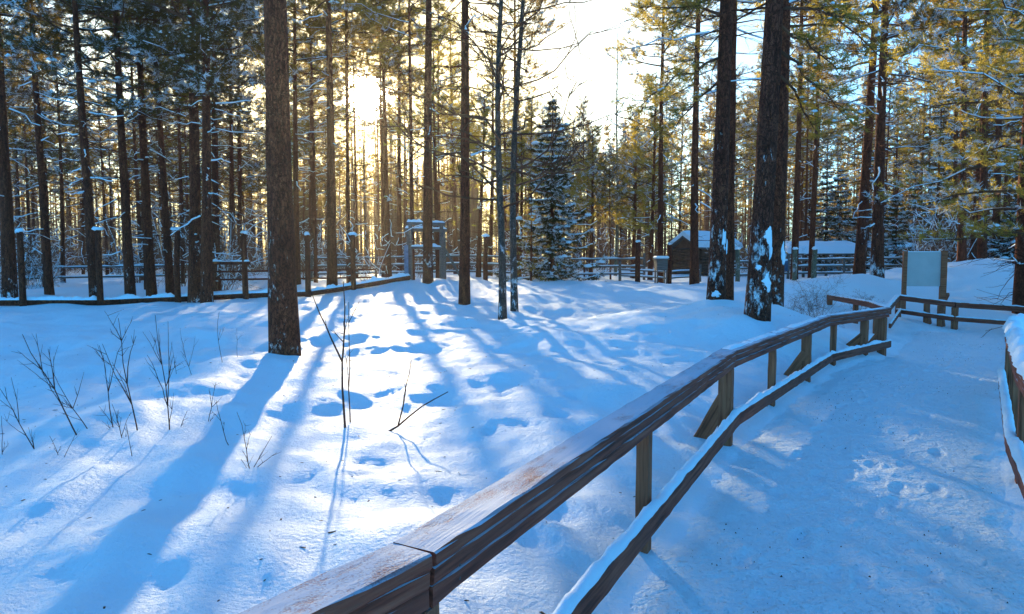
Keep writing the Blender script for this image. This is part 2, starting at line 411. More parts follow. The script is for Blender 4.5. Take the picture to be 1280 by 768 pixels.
# animal tracks and sunken footprints in the field: (x, y, radius, depth)
PR = random.Random(21)
PRINTS = []
def trail(px0, py0, px1, py1, n, r, dep, jit=.1, z=.15):
    a = G(px0, py0, z); b = G(px1, py1, z)
    for k in range(n):
        t = (k + PR.uniform(-.2, .2)) / max(1, n - 1)
        p = a * (1 - t) + b * t
        PRINTS.append((p[0] + PR.gauss(0, jit), p[1] + PR.gauss(0, jit), r * PR.uniform(.7, 1.3), dep * PR.uniform(.7, 1.3)))
trail(200, 640, 330, 470, 9, .10, .045); trail(330, 600, 560, 570, 8, .11, .05); trail(370, 480, 420, 560, 6, .07, .04)
trail(640, 500, 780, 480, 6, .22, .13, .3, .25); trail(560, 520, 700, 420, 9, .2, .10, .4, .25); trail(700, 470, 860, 430, 9, .2, .12, .3, .3)
trail(330, 690, 520, 560, 9, .08, .04); trail(640, 575, 560, 585, 4, .09, .05); trail(60, 690, 200, 640, 7, .10, .04); trail(0, 480, 130, 470, 6, .1, .04)
trail(640, 420, 880, 400, 9, .2, .05, .5, .4); trail(430, 430, 640, 400, 6, .2, .04, .5, .35)
trail(650, 690, 700, 660, 2, .34, .16, .08, .02)
for k in range(60):
    p = G(PR.uniform(330, 800), PR.uniform(420, 640), .2); PRINTS.append((p[0], p[1], PR.uniform(.05, .12), PR.uniform(.02, .05)))
PRINTS = np.array(PRINTS)

TREE_WELLS = []   # (x, y, radius, height) small mounds/wells around trunks
def zt(x, y, detail=True):
    x = np.asarray(x, float); y = np.asarray(y, float); sh = x.shape
    X = x.ravel(); Y = y.ravel(); out = np.empty_like(X)
    for i in range(0, len(X), 60000):
        xs = X[i:i + 60000]; ys = Y[i:i + 60000]
        r2 = (xs[:, None] - _P[None, :, 0]) ** 2 + (ys[:, None] - _P[None, :, 1]) ** 2
        out[i:i + 60000] = tps_k(r2) @ _w[:_n] + _w[_n] + xs * _w[_n + 1] + ys * _w[_n + 2]
    z = np.clip(out, -.3, 2.1)
    inp = in_poly(X, Y, PATH_POLY)
    de = np.minimum(dist_poly(X, Y, LEDGE), dist_poly(X, Y, REDGE))
    inside = np.where(inp, np.clip(de / .45, 0, 1), 0); fieldw = 1 - inside
    r = np.hypot(X, Y)
    # drifted humps on the untouched snow, flat on the trodden way
    hum = fbm(X * .42 + 3.1, Y * .42, 3, 2) * .13 + noise2(X * 1.15, Y * 1.15, 9) * .055
    rip = noise2(X * 2.6 + .6 * Y, Y * 1.9, 19) * .042 + noise2(X * 5.5 + Y, Y * 4.2, 29) * .017
    far = np.clip(1 - (r - 40) / 40, 0.2, 1)
    z = z + (hum * np.clip((de - .0) / 1.2, .12, 1) * fieldw * far + rip * fieldw) 
    z = z + np.where(inp, 0, np.clip(de / .5, 0, 1) * np.exp(-(de / .9) ** 2) * .08)
    # low bank where the rail line keeps the shovelled snow
    z = z * (1 - inside) + (z * .3 + 0.0) * inside
    if detail and len(PRINTS):
        near = np.where((np.abs(X) < 14) & (Y > 0) & (Y < 26))[0]
        xs = X[near]; ys = Y[near]; dz = np.zeros_like(xs)
        for (a, b, rr, dd) in PRINTS * np.array([1, 1, .50, .34]):
            q = np.where((np.abs(xs - a) < rr * 3) & (np.abs(ys - b) < rr * 3))[0]
            if len(q):
                wq = 1 + .35 * noise2(xs[q] * 6, ys[q] * 6, 91) + .3 * noise2(xs[q] * 2.5, ys[q] * 2.5, 92)
                e = ((xs[q] - a) ** 2 + ((ys[q] - b) * .8) ** 2) / rr ** 2 * wq ** 2
                dz[q] += -dd * np.exp(-e ** 1.1) + dd * .28 * np.exp(-(np.sqrt(e) - 1.5) ** 2 * 5)
        z[near] += dz * fieldw[near]
    for (a, b, rr, hh) in TREE_WELLS:
        q = np.where((np.abs(X - a) < rr * 3) & (np.abs(Y - b) < rr * 3))[0]
        if len(q):
            e = ((X[q] - a) ** 2 + (Y[q] - b) ** 2) / rr ** 2; z[q] += hh * np.exp(-e)
    return z.reshape(sh)
def z1(x, y): return float(zt(np.array([x]), np.array([y]))[0])

# wide snow mounds at the hero trunks
pA = W(895, 386, 13.5); pB = W(946, 402, 11.5); pL = W(356, 446, 10.8)
TREE_WELLS += [(pA[0], pA[1], .7, .10), (pB[0], pB[1], .75, .12), (W(535, 355, 27)[0], 27, 1.8, .25), (W(1088, 345, 23)[0], 23, 1.0, .3)]

def axis(lo, hi, a, b, step, grow=1.10):
    mid = list(np.arange(a, b + 1e-6, step)); s = step; v = b; R_ = []
    while v < hi: s *= grow; v += s; R_.append(min(v, hi))
    s = step; v = a; L_ = []
    while v > lo: s *= grow; v -= s; L_.append(max(v, lo))
    return np.array(L_[::-1] + mid + R_)
gx = axis(-230, 230, -7.5, 7.5, .06, 1.06); gy = axis(-70, 260, 1.2, 15, .06, 1.035)
XX, YY = np.meshgrid(gx, gy); ZZ = zt(XX, YY)
inp = in_poly(XX, YY, PATH_POLY); de = np.minimum(dist_poly(XX, YY, LEDGE), dist_poly(XX, YY, REDGE))
ZZ = ZZ - np.where(inp, np.clip((de - .1) / .3, 0, 1), 0) * .05
idx = np.arange(XX.size).reshape(XX.shape)
Qs = np.stack([idx[:-1, :-1], idx[:-1, 1:], idx[1:, 1:], idx[1:, :-1]], -1).reshape(-1, 4)
ground = link('snow_ground', mesh('snow_ground', np.stack([XX, YY, ZZ], -1), Qs), M_snow); tag(ground, kind='structure')

# trodden path between the handrails
n1, n2 = 840, 200
Lr = resample(LEDGE, n1); Rr_ = resample(REDGE, n1)
s = np.linspace(-.0, 1.0, n2)[None, :, None]
PP = Lr[:, None, :] * (1 - s) + Rr_[:, None, :] * s
px_, py_ = PP[..., 0], PP[..., 1]
pz = zt(px_, py_)
edge = np.minimum(np.minimum(s[..., 0], 1 - s[..., 0]) * 2.8, 1e9) * np.ones_like(px_)
endf = np.minimum(np.arange(n1), n1 - 1 - np.arange(n1))[:, None] * .03
edge = np.minimum(edge, endf) + noise2(px_ * 2.2, py_ * 2.2, 77) * .12 + noise2(px_ * 7, py_ * 7, 78) * .05
pz = pz + np.clip((edge - .14) / .25, -1, 1) * .035 - .01
pz += (noise2(px_ * 4, py_ * 4, 41) * .013 + noise2(px_ * 9, py_ * 9, 42) * .011 + noise2(px_ * .9, py_ * .9, 43) * .015) * np.clip(edge, 0, 1)
# boot prints of earlier walkers, half filled again
wr = random.Random(9); cl = (Lr + Rr_) / 2; q_ = 0
for lane in (.34, .42, .58, .70):
    k = wr.uniform(0, 20)
    while k < n1 - 30:
        i = int(k); c0 = Lr[i] * (1 - lane) + Rr_[i] * lane; dirv = cl[min(i + 8, n1 - 1)] - cl[i]; dirv = dirv / np.linalg.norm(dirv); nv_ = np.array([-dirv[1], dirv[0]])
        q_ += 1; c0 = c0 + nv_ * (.11 * (1 if q_ % 2 else -1) + wr.gauss(0, .05))
        lo, hi = max(0, i - 25), min(n1, i + 25); ax_ = (px_[lo:hi] - c0[0]) * dirv[0] + (py_[lo:hi] - c0[1]) * dirv[1]; bx_ = (px_[lo:hi] - c0[0]) * nv_[0] + (py_[lo:hi] - c0[1]) * nv_[1]
        e = (ax_ / .135) ** 2 + (bx_ / .055) ** 2; pz[lo:hi] += -wr.uniform(.008, .020) * np.exp(-e ** 2) + .006 * np.exp(-(np.sqrt(e) - 1.35) ** 2 * 8)
        k += wr.uniform(15, 30)
ix = np.arange(n1 * n2).reshape(n1, n2)
pq = np.stack([ix[:-1, :-1], ix[:-1, 1:], ix[1:, 1:], ix[1:, :-1]], -1).reshape(-1, 4)
path = link('path', mesh('path', np.stack([px_, py_, pz], -1), pq[:, ::-1]), M_path); tag(path, kind='structure')

# grit and bark crumbs scattered on the trodden snow
gr = np.random.default_rng(3)
u = gr.uniform(0, n1 - 1, 5200); v = gr.uniform(.12, .9, 5200) * (n2 - 1)
u_ = u.astype(int); v_ = v.astype(int)
C = np.stack([px_[u_, v_], py_[u_, v_], pz[u_, v_]], -1)
C[:, :2] += gr.normal(size=(len(C), 2)) * .03
kp = (noise2(C[:, 0] * .7, C[:, 1] * .7, 55) + noise2(C[:, 0] * 3, C[:, 1] * 3, 56) * .7 + gr.uniform(-.25, .25, len(C))) > .25
C = C[kp]; n = len(C); r = gr.lognormal(-5.45, .5, n); r = np.clip(r, .0015, .011)
tv = np.array([(1, 0, -.2), (-.5, .87, -.2), (-.5, -.87, -.2), (0, 0, .8)])
a = gr.uniform(0, 2 * PI, n)[:, None]
V = np.stack([(tv[None, :, 0] * np.cos(a) - tv[None, :, 1] * np.sin(a) * .6) * r[:, None], (tv[None, :, 0] * np.sin(a) + tv[None, :, 1] * np.cos(a) * .6) * r[:, None], tv[None, :, 2] * r[:, None] + .002], -1) + C[:, None]
T = (np.array([(0, 1, 3), (1, 2, 3), (2, 0, 3)])[None] + (np.arange(n) * 4)[:, None, None]).reshape(-1, 3)
grit = link('path_grit', mesh('path_grit', V.reshape(-1, 3), T, False), simple('grit', (.09, .07, .06), .9, .5, 50))
tag(grit, 'dark crumbs of grit and bark scattered over the trodden snow path', 'grit', kind='stuff')

# needles, bark flakes and twig bits blown over the untouched snow
n = 2600; lx = gr.uniform(-9, 9, n); ly = 2.2 + 18 * gr.random(n) ** 1.3
kp = ~in_poly(lx, ly, PATH_POLY) & ((noise2(lx * .5, ly * .5, 61) + gr.uniform(-.5, .5, n)) > .1); lx, ly = lx[kp], ly[kp]; n = len(lx)
C = np.stack([lx, ly, zt(lx, ly) + .001], -1); a = gr.uniform(0, 2 * PI, n)[:, None]; L_ = np.clip(gr.lognormal(-4.5, .55, n), .005, .035)[:, None]; W_ = L_ * gr.uniform(.12, .5, (n, 1))
sx = np.array([-1, 1, .8, -.9, 0])[None]; sy = np.array([-1, -.6, 1, .8, 0])[None]; sz = np.array([0, 0, 0, 0, 1.])[None]
V = np.stack([sx * L_ * np.cos(a) - sy * W_ * np.sin(a), sx * L_ * np.sin(a) + sy * W_ * np.cos(a), sz * .004 + 0 * L_], -1) + C[:, None]
T = (np.array([(0, 1, 4), (1, 2, 4), (2, 3, 4), (3, 0, 4)])[None] + (np.arange(n) * 5)[:, None, None]).reshape(-1, 3)
litter = link('snow_litter', mesh('snow_litter', V.reshape(-1, 3), T, False), simple('litter', (.10, .065, .045), .9, .5, 40))
tag(litter, 'needles, bark flakes and twig bits blown over the untouched snow', 'litter', kind='stuff')

# ------------------------------------------------------------------ timber helpers
def beam(Lx, wy, hz, ch=.008, seg=None, rg=rng, wob=.002):
    """beam along local +X from 0 to Lx, centred in Y, top at z = 0"""
    seg = seg or max(2, int(Lx / .12))
    prof = []
    a, b = wy / 2, hz
    for (y, z, ) in ((-a, -b + ch), (-a, -ch), (-a + ch, 0), (a - ch, 0), (a, -ch), (a, -b + ch), (a - ch, -b), (-a + ch, -b)):
        prof.append((y, z))
    prof = np.array(prof); k = len(prof)
    xs = np.linspace(0, Lx, seg + 1)
    V = np.zeros((seg + 1, k, 3)); V[:, :, 0] = xs[:, None]; V[:, :, 1] = prof[None, :, 0]; V[:, :, 2] = prof[None, :, 1]
    V[:, :, 1:] += rg.normal(size=(seg + 1, k, 2)) * wob
    idx = np.arange((seg + 1) * k).reshape(seg + 1, k)
    Q = np.stack([idx[:-1], np.roll(idx[:-1], -1, 1), np.roll(idx[1:], -1, 1), idx[1:]], -1).reshape(-1, 4)
    mb = MB(); mb.add(V, Q[:, ::-1])
    for e, fl in ((0, 1), (seg, 0)):
        c = V[e].mean(0); vv = np.vstack([V[e], c]); t = np.array([(i, (i + 1) % k, k) for i in range(k)])
        mb.add(vv, None, t if fl == 0 else t[:, ::-1])
    return mb
def flat(me):
    me.polygons.foreach_set("use_smooth", np.zeros(len(me.polygons), bool)); return me
def timber(name, a, b, wy, hz, mat, parent=None, ch=.008, roll=0.0, wob=.0015, base=None):
    """timber from a to b (top centre line), as its own object"""
    a = np.array(a, float); b = np.array(b, float); d = b - a; L = float(np.linalg.norm(d))
    me = flat(beam(L, wy, hz, ch, None, rng, wob).mesh(name, False))
    q = Vector(d).to_track_quat('X', 'Z')
    o = link(name, me, mat)
    o.rotation_mode = 'QUATERNION'; 
    from mathutils import Quaternion
    o.rotation_quaternion = q @ Quaternion((1, 0, 0), roll)
    o.location = a
    if parent is not None:
        o.parent = parent; o.matrix_parent_inverse = Matrix.Translation(parent.location).inverted() if parent.rotation_euler.z == 0 else parent.matrix_basis.inverted()
    return o
def snow_strip(name, a, b, wid, hgt, parent, rg, gaps=0.0, seg=.05, fray=.25, cut=0.0):
    """lumpy strip of snow lying on top of a timber from a to b"""
    a = np.array(a, float); b = np.array(b, float); L = np.linalg.norm(b - a); n = max(4, int(L / seg))
    t = np.linspace(0, 1, n + 1); P = a[None] * (1 - t[:, None]) + b[None] * t[:, None]
    d = (b - a) / L; side = np.array([-d[1], d[0], 0]); side /= np.linalg.norm(side)
    sd = rg.integers(1000)
    ph = t * L
    hh = hgt * np.clip(1 + 1.15 * noise2(ph * 1.9, ph * 0 + sd, 5) + .7 * noise2(ph * 7, ph * 0 + sd, 6) - gaps, cut, 2.2)
    wl = wid * (1 + fray * 1.3 * noise2(ph * 4, ph * 0 + sd, 7)); wr = wid * (1 + fray * noise2(ph * 4, ph * 0 + sd, 8))
    hh[0] *= .2; hh[-1] *= .2
    prof = [(-.52, -.012), (-.5, .35), (-.28, .9), (.05, 1.0), (.3, .85), (.5, .35), (.52, -.012)]
    V = np.zeros((n + 1, len(prof), 3))
    for k, (u_, z_) in enumerate(prof):
        ww = np.where(u_ < 0, wl, wr)
        V[:, k] = P + side[None] * (u_ * ww)[:, None]
        V[:, k, 2] += np.where(z_ < 0, -.006, z_ * hh - .004) + rg.normal(size=n + 1) * .0015
    idx = np.arange((n + 1) * len(prof)).reshape(n + 1, len(prof))
    Q = np.stack([idx[:-1, :-1], idx[1:, :-1], idx[1:, 1:], idx[:-1, 1:]], -1).reshape(-1, 4)
    o = link(name, mesh(name, V, Q), M_load, None)
    if parent is not None:
        o.parent = parent; o.matrix_parent_inverse = Matrix.Translation(parent.location).inverted()
    return o
def v3(p, z): return np.array([p[0], p[1], z])

# ------------------------------------------------------------------ left handrail fence beside the path
frg = np.random.default_rng(8)
fence = thing('handrail_fence', 'long weathered handrail fence curving along the left side of the snowy path', 'fence', (FL[1][0], FL[1][1], 0))
ZT = .90
def off(P, i, dd):
    """unit left normal of segment i"""
    d = P[i + 1] - P[i]; d = d / np.linalg.norm(d); return np.array([-d[1], d[0]]) * dd
def rail_run(P, i, ztop, capw, th, name_top='top_rail', z0=None, nails=True, par=None, gap=.004, mat=None, cap_snow=True, bowl=0):
    a, b = P[i], P[i + 1]; d = (b - a) / np.linalg.norm(b - a)
    za, zb = (ztop, ztop) if np.isscalar(ztop) else ztop
    A = v3(a + d * gap, za); B = v3(b - d * gap, zb)
    t = timber(name_top, A, B, capw, .045, mat or M_rail, par)
    n = np.array([-d[1], d[0]])
    # two boards on edge under the capping plank
    for s_, hh in ((-1, th), (1, th - .006)):
        o_ = v3(n * s_ * (capw / 2 - .026), 0); o_[2] = -.0465
        if s_ < 0: o_ = o_ + v3(n * .003, 0)
        h1 = (hh - .05) * .46; timber('side_board', A + o_, B + o_, .042, h1, mat or M_rail, par, .006)
        timber('side_board', A + o_ + [0, 0, -h1 - .004] + v3(n * s_ * -.003, 0), B + o_ + [0, 0, -h1 - .004] + v3(n * s_ * -.003, 0), .042, hh - .054 - h1, mat or M_rail, par, .006)
for i in range(4):
    rail_run(FL, i, ZT, .155, .165, par=fence)
# long thin seam boards and nails at the near joint
for (i, t0) in ((1, .025), (2, .02), (1, .97), (2, .97)):
    a, b_ = FL[i], FL[i + 1]; L = np.linalg.norm(b_ - a); d = (b_ - a) / L; n = np.array([-d[1], d[0]])
    for zz in (ZT - .085, ZT - .125):
        c = v3(a + d * (L * t0) - n * .0768, zz); ang = np.arange(6) * PI / 3
        ring = np.array([v3(d, 0) * .0055 * math.cos(q) + np.array([0, 0, .0055 * math.sin(q)]) + v3(-n * .003, 0) for q in ang])
        o = link('nail', MB().add(np.vstack([ring, v3(-n * .005, 0)]), None, [(j, (j + 1) % 6, 6) for j in range(6)]).mesh('nail'), M_nail, None, c)
        o.parent = fence; o.matrix_parent_inverse = Matrix.Translation(fence.location).inverted()
# lower rail on the path side of the posts, with its strip of snow
for i in range(4):
    d = FL[i + 1] - FL[i]; d /= np.linalg.norm(d); n = np.array([-d[1], d[0]])
    a = FL[i] - n * .085; b = FL[i + 1] - n * .085
    if i: a = FL[i] - (n + np.array([-(FL[i] - FL[i - 1])[1], (FL[i] - FL[i - 1])[0]]) / np.linalg.norm(FL[i] - FL[i - 1])) / 2 * .088
    if i < 3:
        e = (FL[i + 2] - FL[i + 1]); e /= np.linalg.norm(e); b = FL[i + 1] - (n + np.array([-e[1], e[0]])) / 2 * .088
    timber('lower_rail', v3(a + d * .003, .33), v3(b - d * .003, .33), .06, .125, M_rail2, fence)
    snow_strip('snow_strip', v3(a, .331), v3(b, .331), .058, .034, fence, frg, 0.0)
    # patchy snow left on the far part of the top rail
    if i >= 2: snow_strip('snow_strip', v3(FL[i] + n * .02, ZT), v3(FL[i + 1] + n * .02, ZT), .10, .014, fence, frg, .25)
def post(P, i, t, wx, wy, top, parent, brace=False, bottom=None, mat=None, name='post'):
    a, b = P[i], P[i + 1]; d = (b - a) / np.linalg.norm(b - a); n = np.array([-d[1], d[0]])
    p = a + (b - a) * t; zb = (z1(p[0], p[1]) if bottom is None else bottom) - .35
    o = timber(name, v3(p, zb), v3(p, top), wx, wy, mat or M_post, None, .006)
    # upright timbers are built lying: put centre on p and square to the rail
    ang = math.atan2(d[1], d[0])
    o.rotation_mode = 'XYZ'; o.rotation_euler = (0, -PI / 2, ang); o.location = (p[0] - d[0] * wy / 2 * -1 - d[0] * wy, p[1] - d[1] * wy / 2 * -1 - d[1] * wy, zb)
    if parent is not None: o.parent = parent; o.matrix_parent_inverse = Matrix.Translation(parent.location).inverted()
    if brace:
        zg = z1(*(p + n * .42))
        q1 = v3(p + n * .05, .52); q2 = v3(p + n * .34, zg - .15)
        timber('brace', q1, q2, wx * .9, .13, mat or M_post, parent, .006)
for (i, t, wx, wy, br) in ((0, .55, .10, .10, 0), (1, .0, .12, .10, 0), (1, .46, .075, .085, 0), (1, .985, .12, .11, 1), (2, .34, .075, .08, 0), (2, .72, .12, .10, 1),
                           (3, .12, .075, .08, 0), (3, .62, .11, .10, 1), (3, .95, .12, .12, 1)):
    post(FL, i, t, wx, wy, ZT - .168 if True else 0, fence, br)

# ------------------------------------------------------------------ right handrail fence, entering at the right edge
fence2 = thing('handrail_fence', 'snow laden handrail fence at the right edge of the path', 'fence', (FR[2][0], FR[2][1], 0))
for i in range(len(FR) - 1):
    rail_run(FR, i, ZT, .155, .165, par=fence2)
    d = FR[i + 1] - FR[i]; d /= np.linalg.norm(d); n = np.array([-d[1], d[0]])
    timber('lower_rail', v3(FR[i] + n * .086 + d * .01, .34), v3(FR[i + 1] + n * .086 - d * .01, .34), .06, .125, M_rail2, fence2)
    snow_strip('snow_strip', v3(FR[i] + n * .086, .341), v3(FR[i + 1] + n * .086, .341), .075, .06, fence2, frg)
    snow_strip('snow_strip', v3(FR[i], ZT), v3(FR[i + 1], ZT), .17, .10, fence2, frg)
    post(FR, i, .97, .11, .10, ZT - .168, fence2)
    post(FR, i, .45, .08, .08, ZT - .168, fence2)

# ------------------------------------------------------------------ fence by the notice board and short return fence
def polyfence(label, pts, zl, par_name='handrail_fence', posts=(), lower=.36, topth=.13, snow=.02, capw=.12):
    f = thing(par_name, label, 'fence', (pts[0][0], pts[0][1], 0))
    for i in range(len(pts) - 1):
        a, b = pts[i], pts[i + 1]
        timber('top_rail', a, b, capw, topth, M_rail2, f)
        d = (b - a)[:2]; d = d / np.linalg.norm(d); n = np.array([-d[1], d[0]])
        snow_strip('snow_strip', a + [0, 0, .0], b + [0, 0, .0], capw * .9, snow, f, frg)
        if lower:
            o_ = np.array([0, 0, -lower]) + v3(-n * .08, 0)
            timber('lower_rail', a + o_, b + o_, .05, .11, M_rail2, f)
            snow_strip('snow_strip', a + o_, b + o_, .05, .03, f, frg)
    for (i, t, wd, br) in posts:
        P2 = np.array([p[:2] for p in pts]); zt_ = pts[i][2] * (1 - t) + pts[i + 1][2] * t
        post(P2, i, t, wd, wd, zt_ - topth - .002, f, br, None, M_post)
    return f
fp = [W(1108, 384, 15.2), W(1122, 369, 18.2), W(1195, 378, 17.2), W(1290, 384, 16.4), W(1420, 390, 15.8)]
polyfence('grey two rail fence running right below the blank notice board', fp, .8, posts=((1, .02, .12, 0), (1, .52, .12, 1), (1, .75, .12, 1), (1, .99, .13, 0), (2, .9, .13, 0), (3, .5, .12, 0)))
rp = [W(1110, 384.5, 13.2), W(1088, 377, 15.6), W(1036, 368.5, 19.5)]
polyfence('short return fence running back from the end of the curving handrail', rp, .8, posts=((0, .6, .11, 0), (1, .3, .11, 0), (1, .97, .13, 0)), lower=0)

# ------------------------------------------------------------------ blank notice board
c = W(1153, 397, 19.2)
nb_ = thing('notice_board', 'blank pale blue notice board between two brown posts behind the fence', 'notice board', (c[0], c[1], z1(c[0], c[1])), -.25)
zb = nb_.location.z
def lbox(name, x0, x1, y0, y1, zz0, zz1, mat, parent, ch=.006):
    mb = MB(); a = (x1 - x0) / 2; b = (y1 - y0) / 2
    X0, Y0 = (x0 + x1) / 2, (y0 + y1) / 2; h = zz1 - zz0
    V = []; 
    for z, s_ in ((0, 1), (ch, 0), (h - ch, 0), (h, 1)):
        e = ch * s_
        V += [(X0 - a + e, Y0 - b + e, zz0 + z), (X0 + a - e, Y0 - b + e, zz0 + z), (X0 + a - e, Y0 + b - e, zz0 + z), (X0 - a + e, Y0 + b - e, zz0 + z)]
    Q = [(3, 2, 1, 0), (12, 13, 14, 15)]
    for r in range(3):
        for k in range(4): Q.append((r * 4 + k, r * 4 + (k + 1) % 4, r * 4 + 4 + (k + 1) % 4, r * 4 + 4 + k))
    mb.add(V, Q); o = link(name, mb.mesh(name, False), mat); o.parent = parent; return o
s19 = 19.2 / F
topz = EYE + (328 - 314) * s19 - zb
pm, pnt, pb = newmat('board_panel'); 
g_ = N(pnt, 'ShaderNodeNewGeometry'); t_ = noise_tex(pnt, g_.outputs['Position'], 3, 4); r_ = ramp(pnt, t_.outputs[0], [(.3, (.46, .45, .45)), (.7, (.53, .52, .52))])
pnt.links.new(r_.outputs[0], pb.inputs['Base Color']); pb.inputs['Roughness'].default_value = .55
lbox('panel', -.44, .40, -.02, .02, .80, topz - .03, pm, nb_)
lbox('post', -.54, -.44, -.06, .06, -.4, topz, M_post, nb_); lbox('post', .40, .55, -.06, .06, -.4, topz + .01, M_post, nb_)
lbox('snow_cap', -.43, .39, -.035, .035, topz - .032, topz - .005, M_load, nb_, .012)
for xx in (-.42, .56):
    q = timber('brace', (0, 0, 0), (0, .75, -.62), .09, .09, M_post, None); q.parent = nb_; q.location = (xx + .09 * (xx > 0) - .04, .05, .62)

# ------------------------------------------------------------------ climbing frame of grey timber
c = W(533, 352, 27.5)
cf = thing('climbing_frame', 'snow topped grey timber climbing frame standing behind a pine trunk', 'climbing frame', (c[0], c[1], z1(c[0], c[1]) - .1), .12)
def pole(name, x, y, h, r, mat, parent, z0=-.4):
    P = np.array([[(x, y, z0), (x + rng.normal() * .01, y, h * .5), (x + rng.normal() * .02, y, h)]]); V, Q = tubes(P, np.array([[r * 1.08, r, r * .95]]), 10)
    k = 10; mb = MB(); mb.add(V, Q); mb.add(np.vstack([V[-k:], V[-k:].mean(0)]), None, [(i, (i + 1) % k, k) for i in range(k)])
    o = link(name, mb.mesh(name), mat); o.parent = parent; return o
def bar(name, a, b, r, mat, parent, sides=8):
    V, Q = tubes(np.array([[a, (np.array(a) + b) / 2, b]]), np.array([[r, r, r]]), sides)
    mb = MB(); mb.add(V, Q)
    for e in (V[:sides], V[-sides:]): mb.add(np.vstack([e, e.mean(0)]), None, [(i, (i + 1) % sides, sides) for i in range(sides)])
    o = link(name, mb.mesh(name), mat); o.parent = parent; return o
def lump_cap(name, c, rx, rz, parent, rg=rng):
    V, Q, T = lumps(np.array([c]), np.array([rx]), np.array([rz]), rg); o = link(name, MB().add(V, Q, T).mesh(name), M_load); o.parent = parent; return o
for x, y, h in ((-.62, 0, 2.35), (.60, 0, 2.30), (-.72, .9, 2.15), (.72, .9, 2.1)):
    pole('post', x, y, h, .085, M_greywood, cf)
bar('top_beam', (-.75, 0, 2.3), (.75, 0, 2.28), .08, M_greywood, cf); bar('top_beam', (-.85, .9, 2.1), (.85, .9, 2.08), .08, M_greywood, cf)
bar('cross_beam', (-.62, -.02, 1.35), (.62, -.02, 1.33), .06, M_greywood, cf); bar('side_beam', (-.62, 0, 1.9), (-.75, .95, 1.85), .06, M_greywood, cf); bar('side_beam', (.62, 0, 1.9), (.75, .95, 1.85), .06, M_greywood, cf)
bar('brace', (.72, 0, 1.35), (1.45, -.25, .0), .05, M_greywood, cf)
lbox('side_plank', -.86, -.70, -.10, -.05, -.1, 1.45, simple('blue_plank', (.16, .22, .32), .7), cf)
for a, b in (((-.75, 0, 2.36), (.75, 0, 2.34)), ((-.85, .9, 2.16), (.85, .9, 2.14)), ((-.6, -.02, 1.405), (.6, -.02, 1.385))):
    o = snow_strip('snow_cap', np.array(a), np.array(b), .15, .09, None, frg); o.parent = cf

# ------------------------------------------------------------------ enclosure fence along the forest edge, left
ef = thing('enclosure_fence', 'row of tall dark posts along a snowy base log at the forest edge', 'fence', (W(200, 378, 23)[0], 23, 0))
def wparent(o, p): o.parent = p; o.matrix_parent_inverse = Matrix.Translation(p.location).inverted(); return o
edge_pts = [(-120, 388, 21.0), (28, 383, 21.6), (125, 379, 22.4), (222, 372, 23.6), (307, 374, 24), (385, 371, 25), (442, 364, 26), (512, 359, 27)]
E3 = [W(*e) for e in edge_pts]
for e in E3: e[2] = z1(e[0], e[1])
for a, b in zip(E3[:-1], E3[1:]):
    o = bar('base_log', a + [0, 0, .10], b + [0, 0, .10], .10, M_bark, None); wparent(o, ef)
    o = snow_strip('snow_cap', a + [0, 0, .185], b + [0, 0, .185], .19, .10, None, frg); wparent(o, ef)
for (px, d, top) in ((28, 21.5, 290), (125, 22.3, 288), (222, 23.5, 288), (307, 23.9, 292), (385, 24.9, 294), (442, 25.9, 294)):
    x = XatD(px, d); zg = z1(x, d); h = W(px, top, d)[2] - zg
    o = pole('post', 0, 0, h, .095, M_bark, None); o.location = (x, d, zg); wparent(o, ef)
    o = lump_cap('snow_cap', (0, 0, h + .02), .13, .10, None); o.location = (x, d, zg); wparent(o, ef)
o = bar('rail', W(262, 329, 24.2), W(312, 329, 23.8), .06, M_bark, None); wparent(o, ef)
o = snow_strip('snow_cap', W(262, 329, 24.2) + [0, 0, .055], W(312, 329, 23.8) + [0, 0, .055], .09, .05, None, frg); wparent(o, ef)
for py in (340, 350):
    o = bar('rail', W(262, py, 24.6), W(470, py - 3, 29), .035, M_bark, None); wparent(o, ef)

# ------------------------------------------------------------------ far paddock fences, feeder, hut, shelters
def far_fence(label, pts, heights, posts, r=.05, ph=1.3):
    f = thing('paddock_fence', label, 'fence', (pts[0][0], pts[0][1], 0))
    for a, b in zip(pts[:-1], pts[1:]):
        for h in heights:
            o = bar('rail', a + [0, 0, h], b + [0, 0, h], r, M_greywood, None, 6); wparent(o, f)
            o = snow_strip('snow_cap', a + [0, 0, h + r * .9], b + [0, 0, h + r * .9], r * 1.8, .05, None, frg, 0, .4); wparent(o, f)
        L = np.linalg.norm(b - a); m = max(1, int(L / posts))
        for k in range(m + 1):
            p = a + (b - a) * k / m
            o = pole('post', 0, 0, ph + rng.uniform(-.1, .2), .07, M_greywood, None); o.location = p; wparent(o, f)
    return f
def gp(px, d): x = XatD(px, d, 345); return np.array([x, d, z1(x, d)])
far_fence('pale rail fence with snow on its rails behind the snowy spruce', [gp(585, 36), gp(700, 37), gp(805, 38)], (.35, .75, 1.15), 2.6)
far_fence('long low rail fence before the snow roofed shelter, right of the leaning pine', [gp(915, 37), gp(985, 36.5), gp(1130, 34)], (.3, .65, 1.0), 2.4, .055, 1.15)
far_fence('rail fence deep between the trunks left of the climbing frame', [gp(390, 36), gp(470, 37), gp(585, 36)], (.35, .75, 1.15), 2.6)
far_fence('rail fence deep among the trunks at the far left', [gp(-60, 34), gp(120, 35), gp(300, 36)], (.4, .9), 3.0)
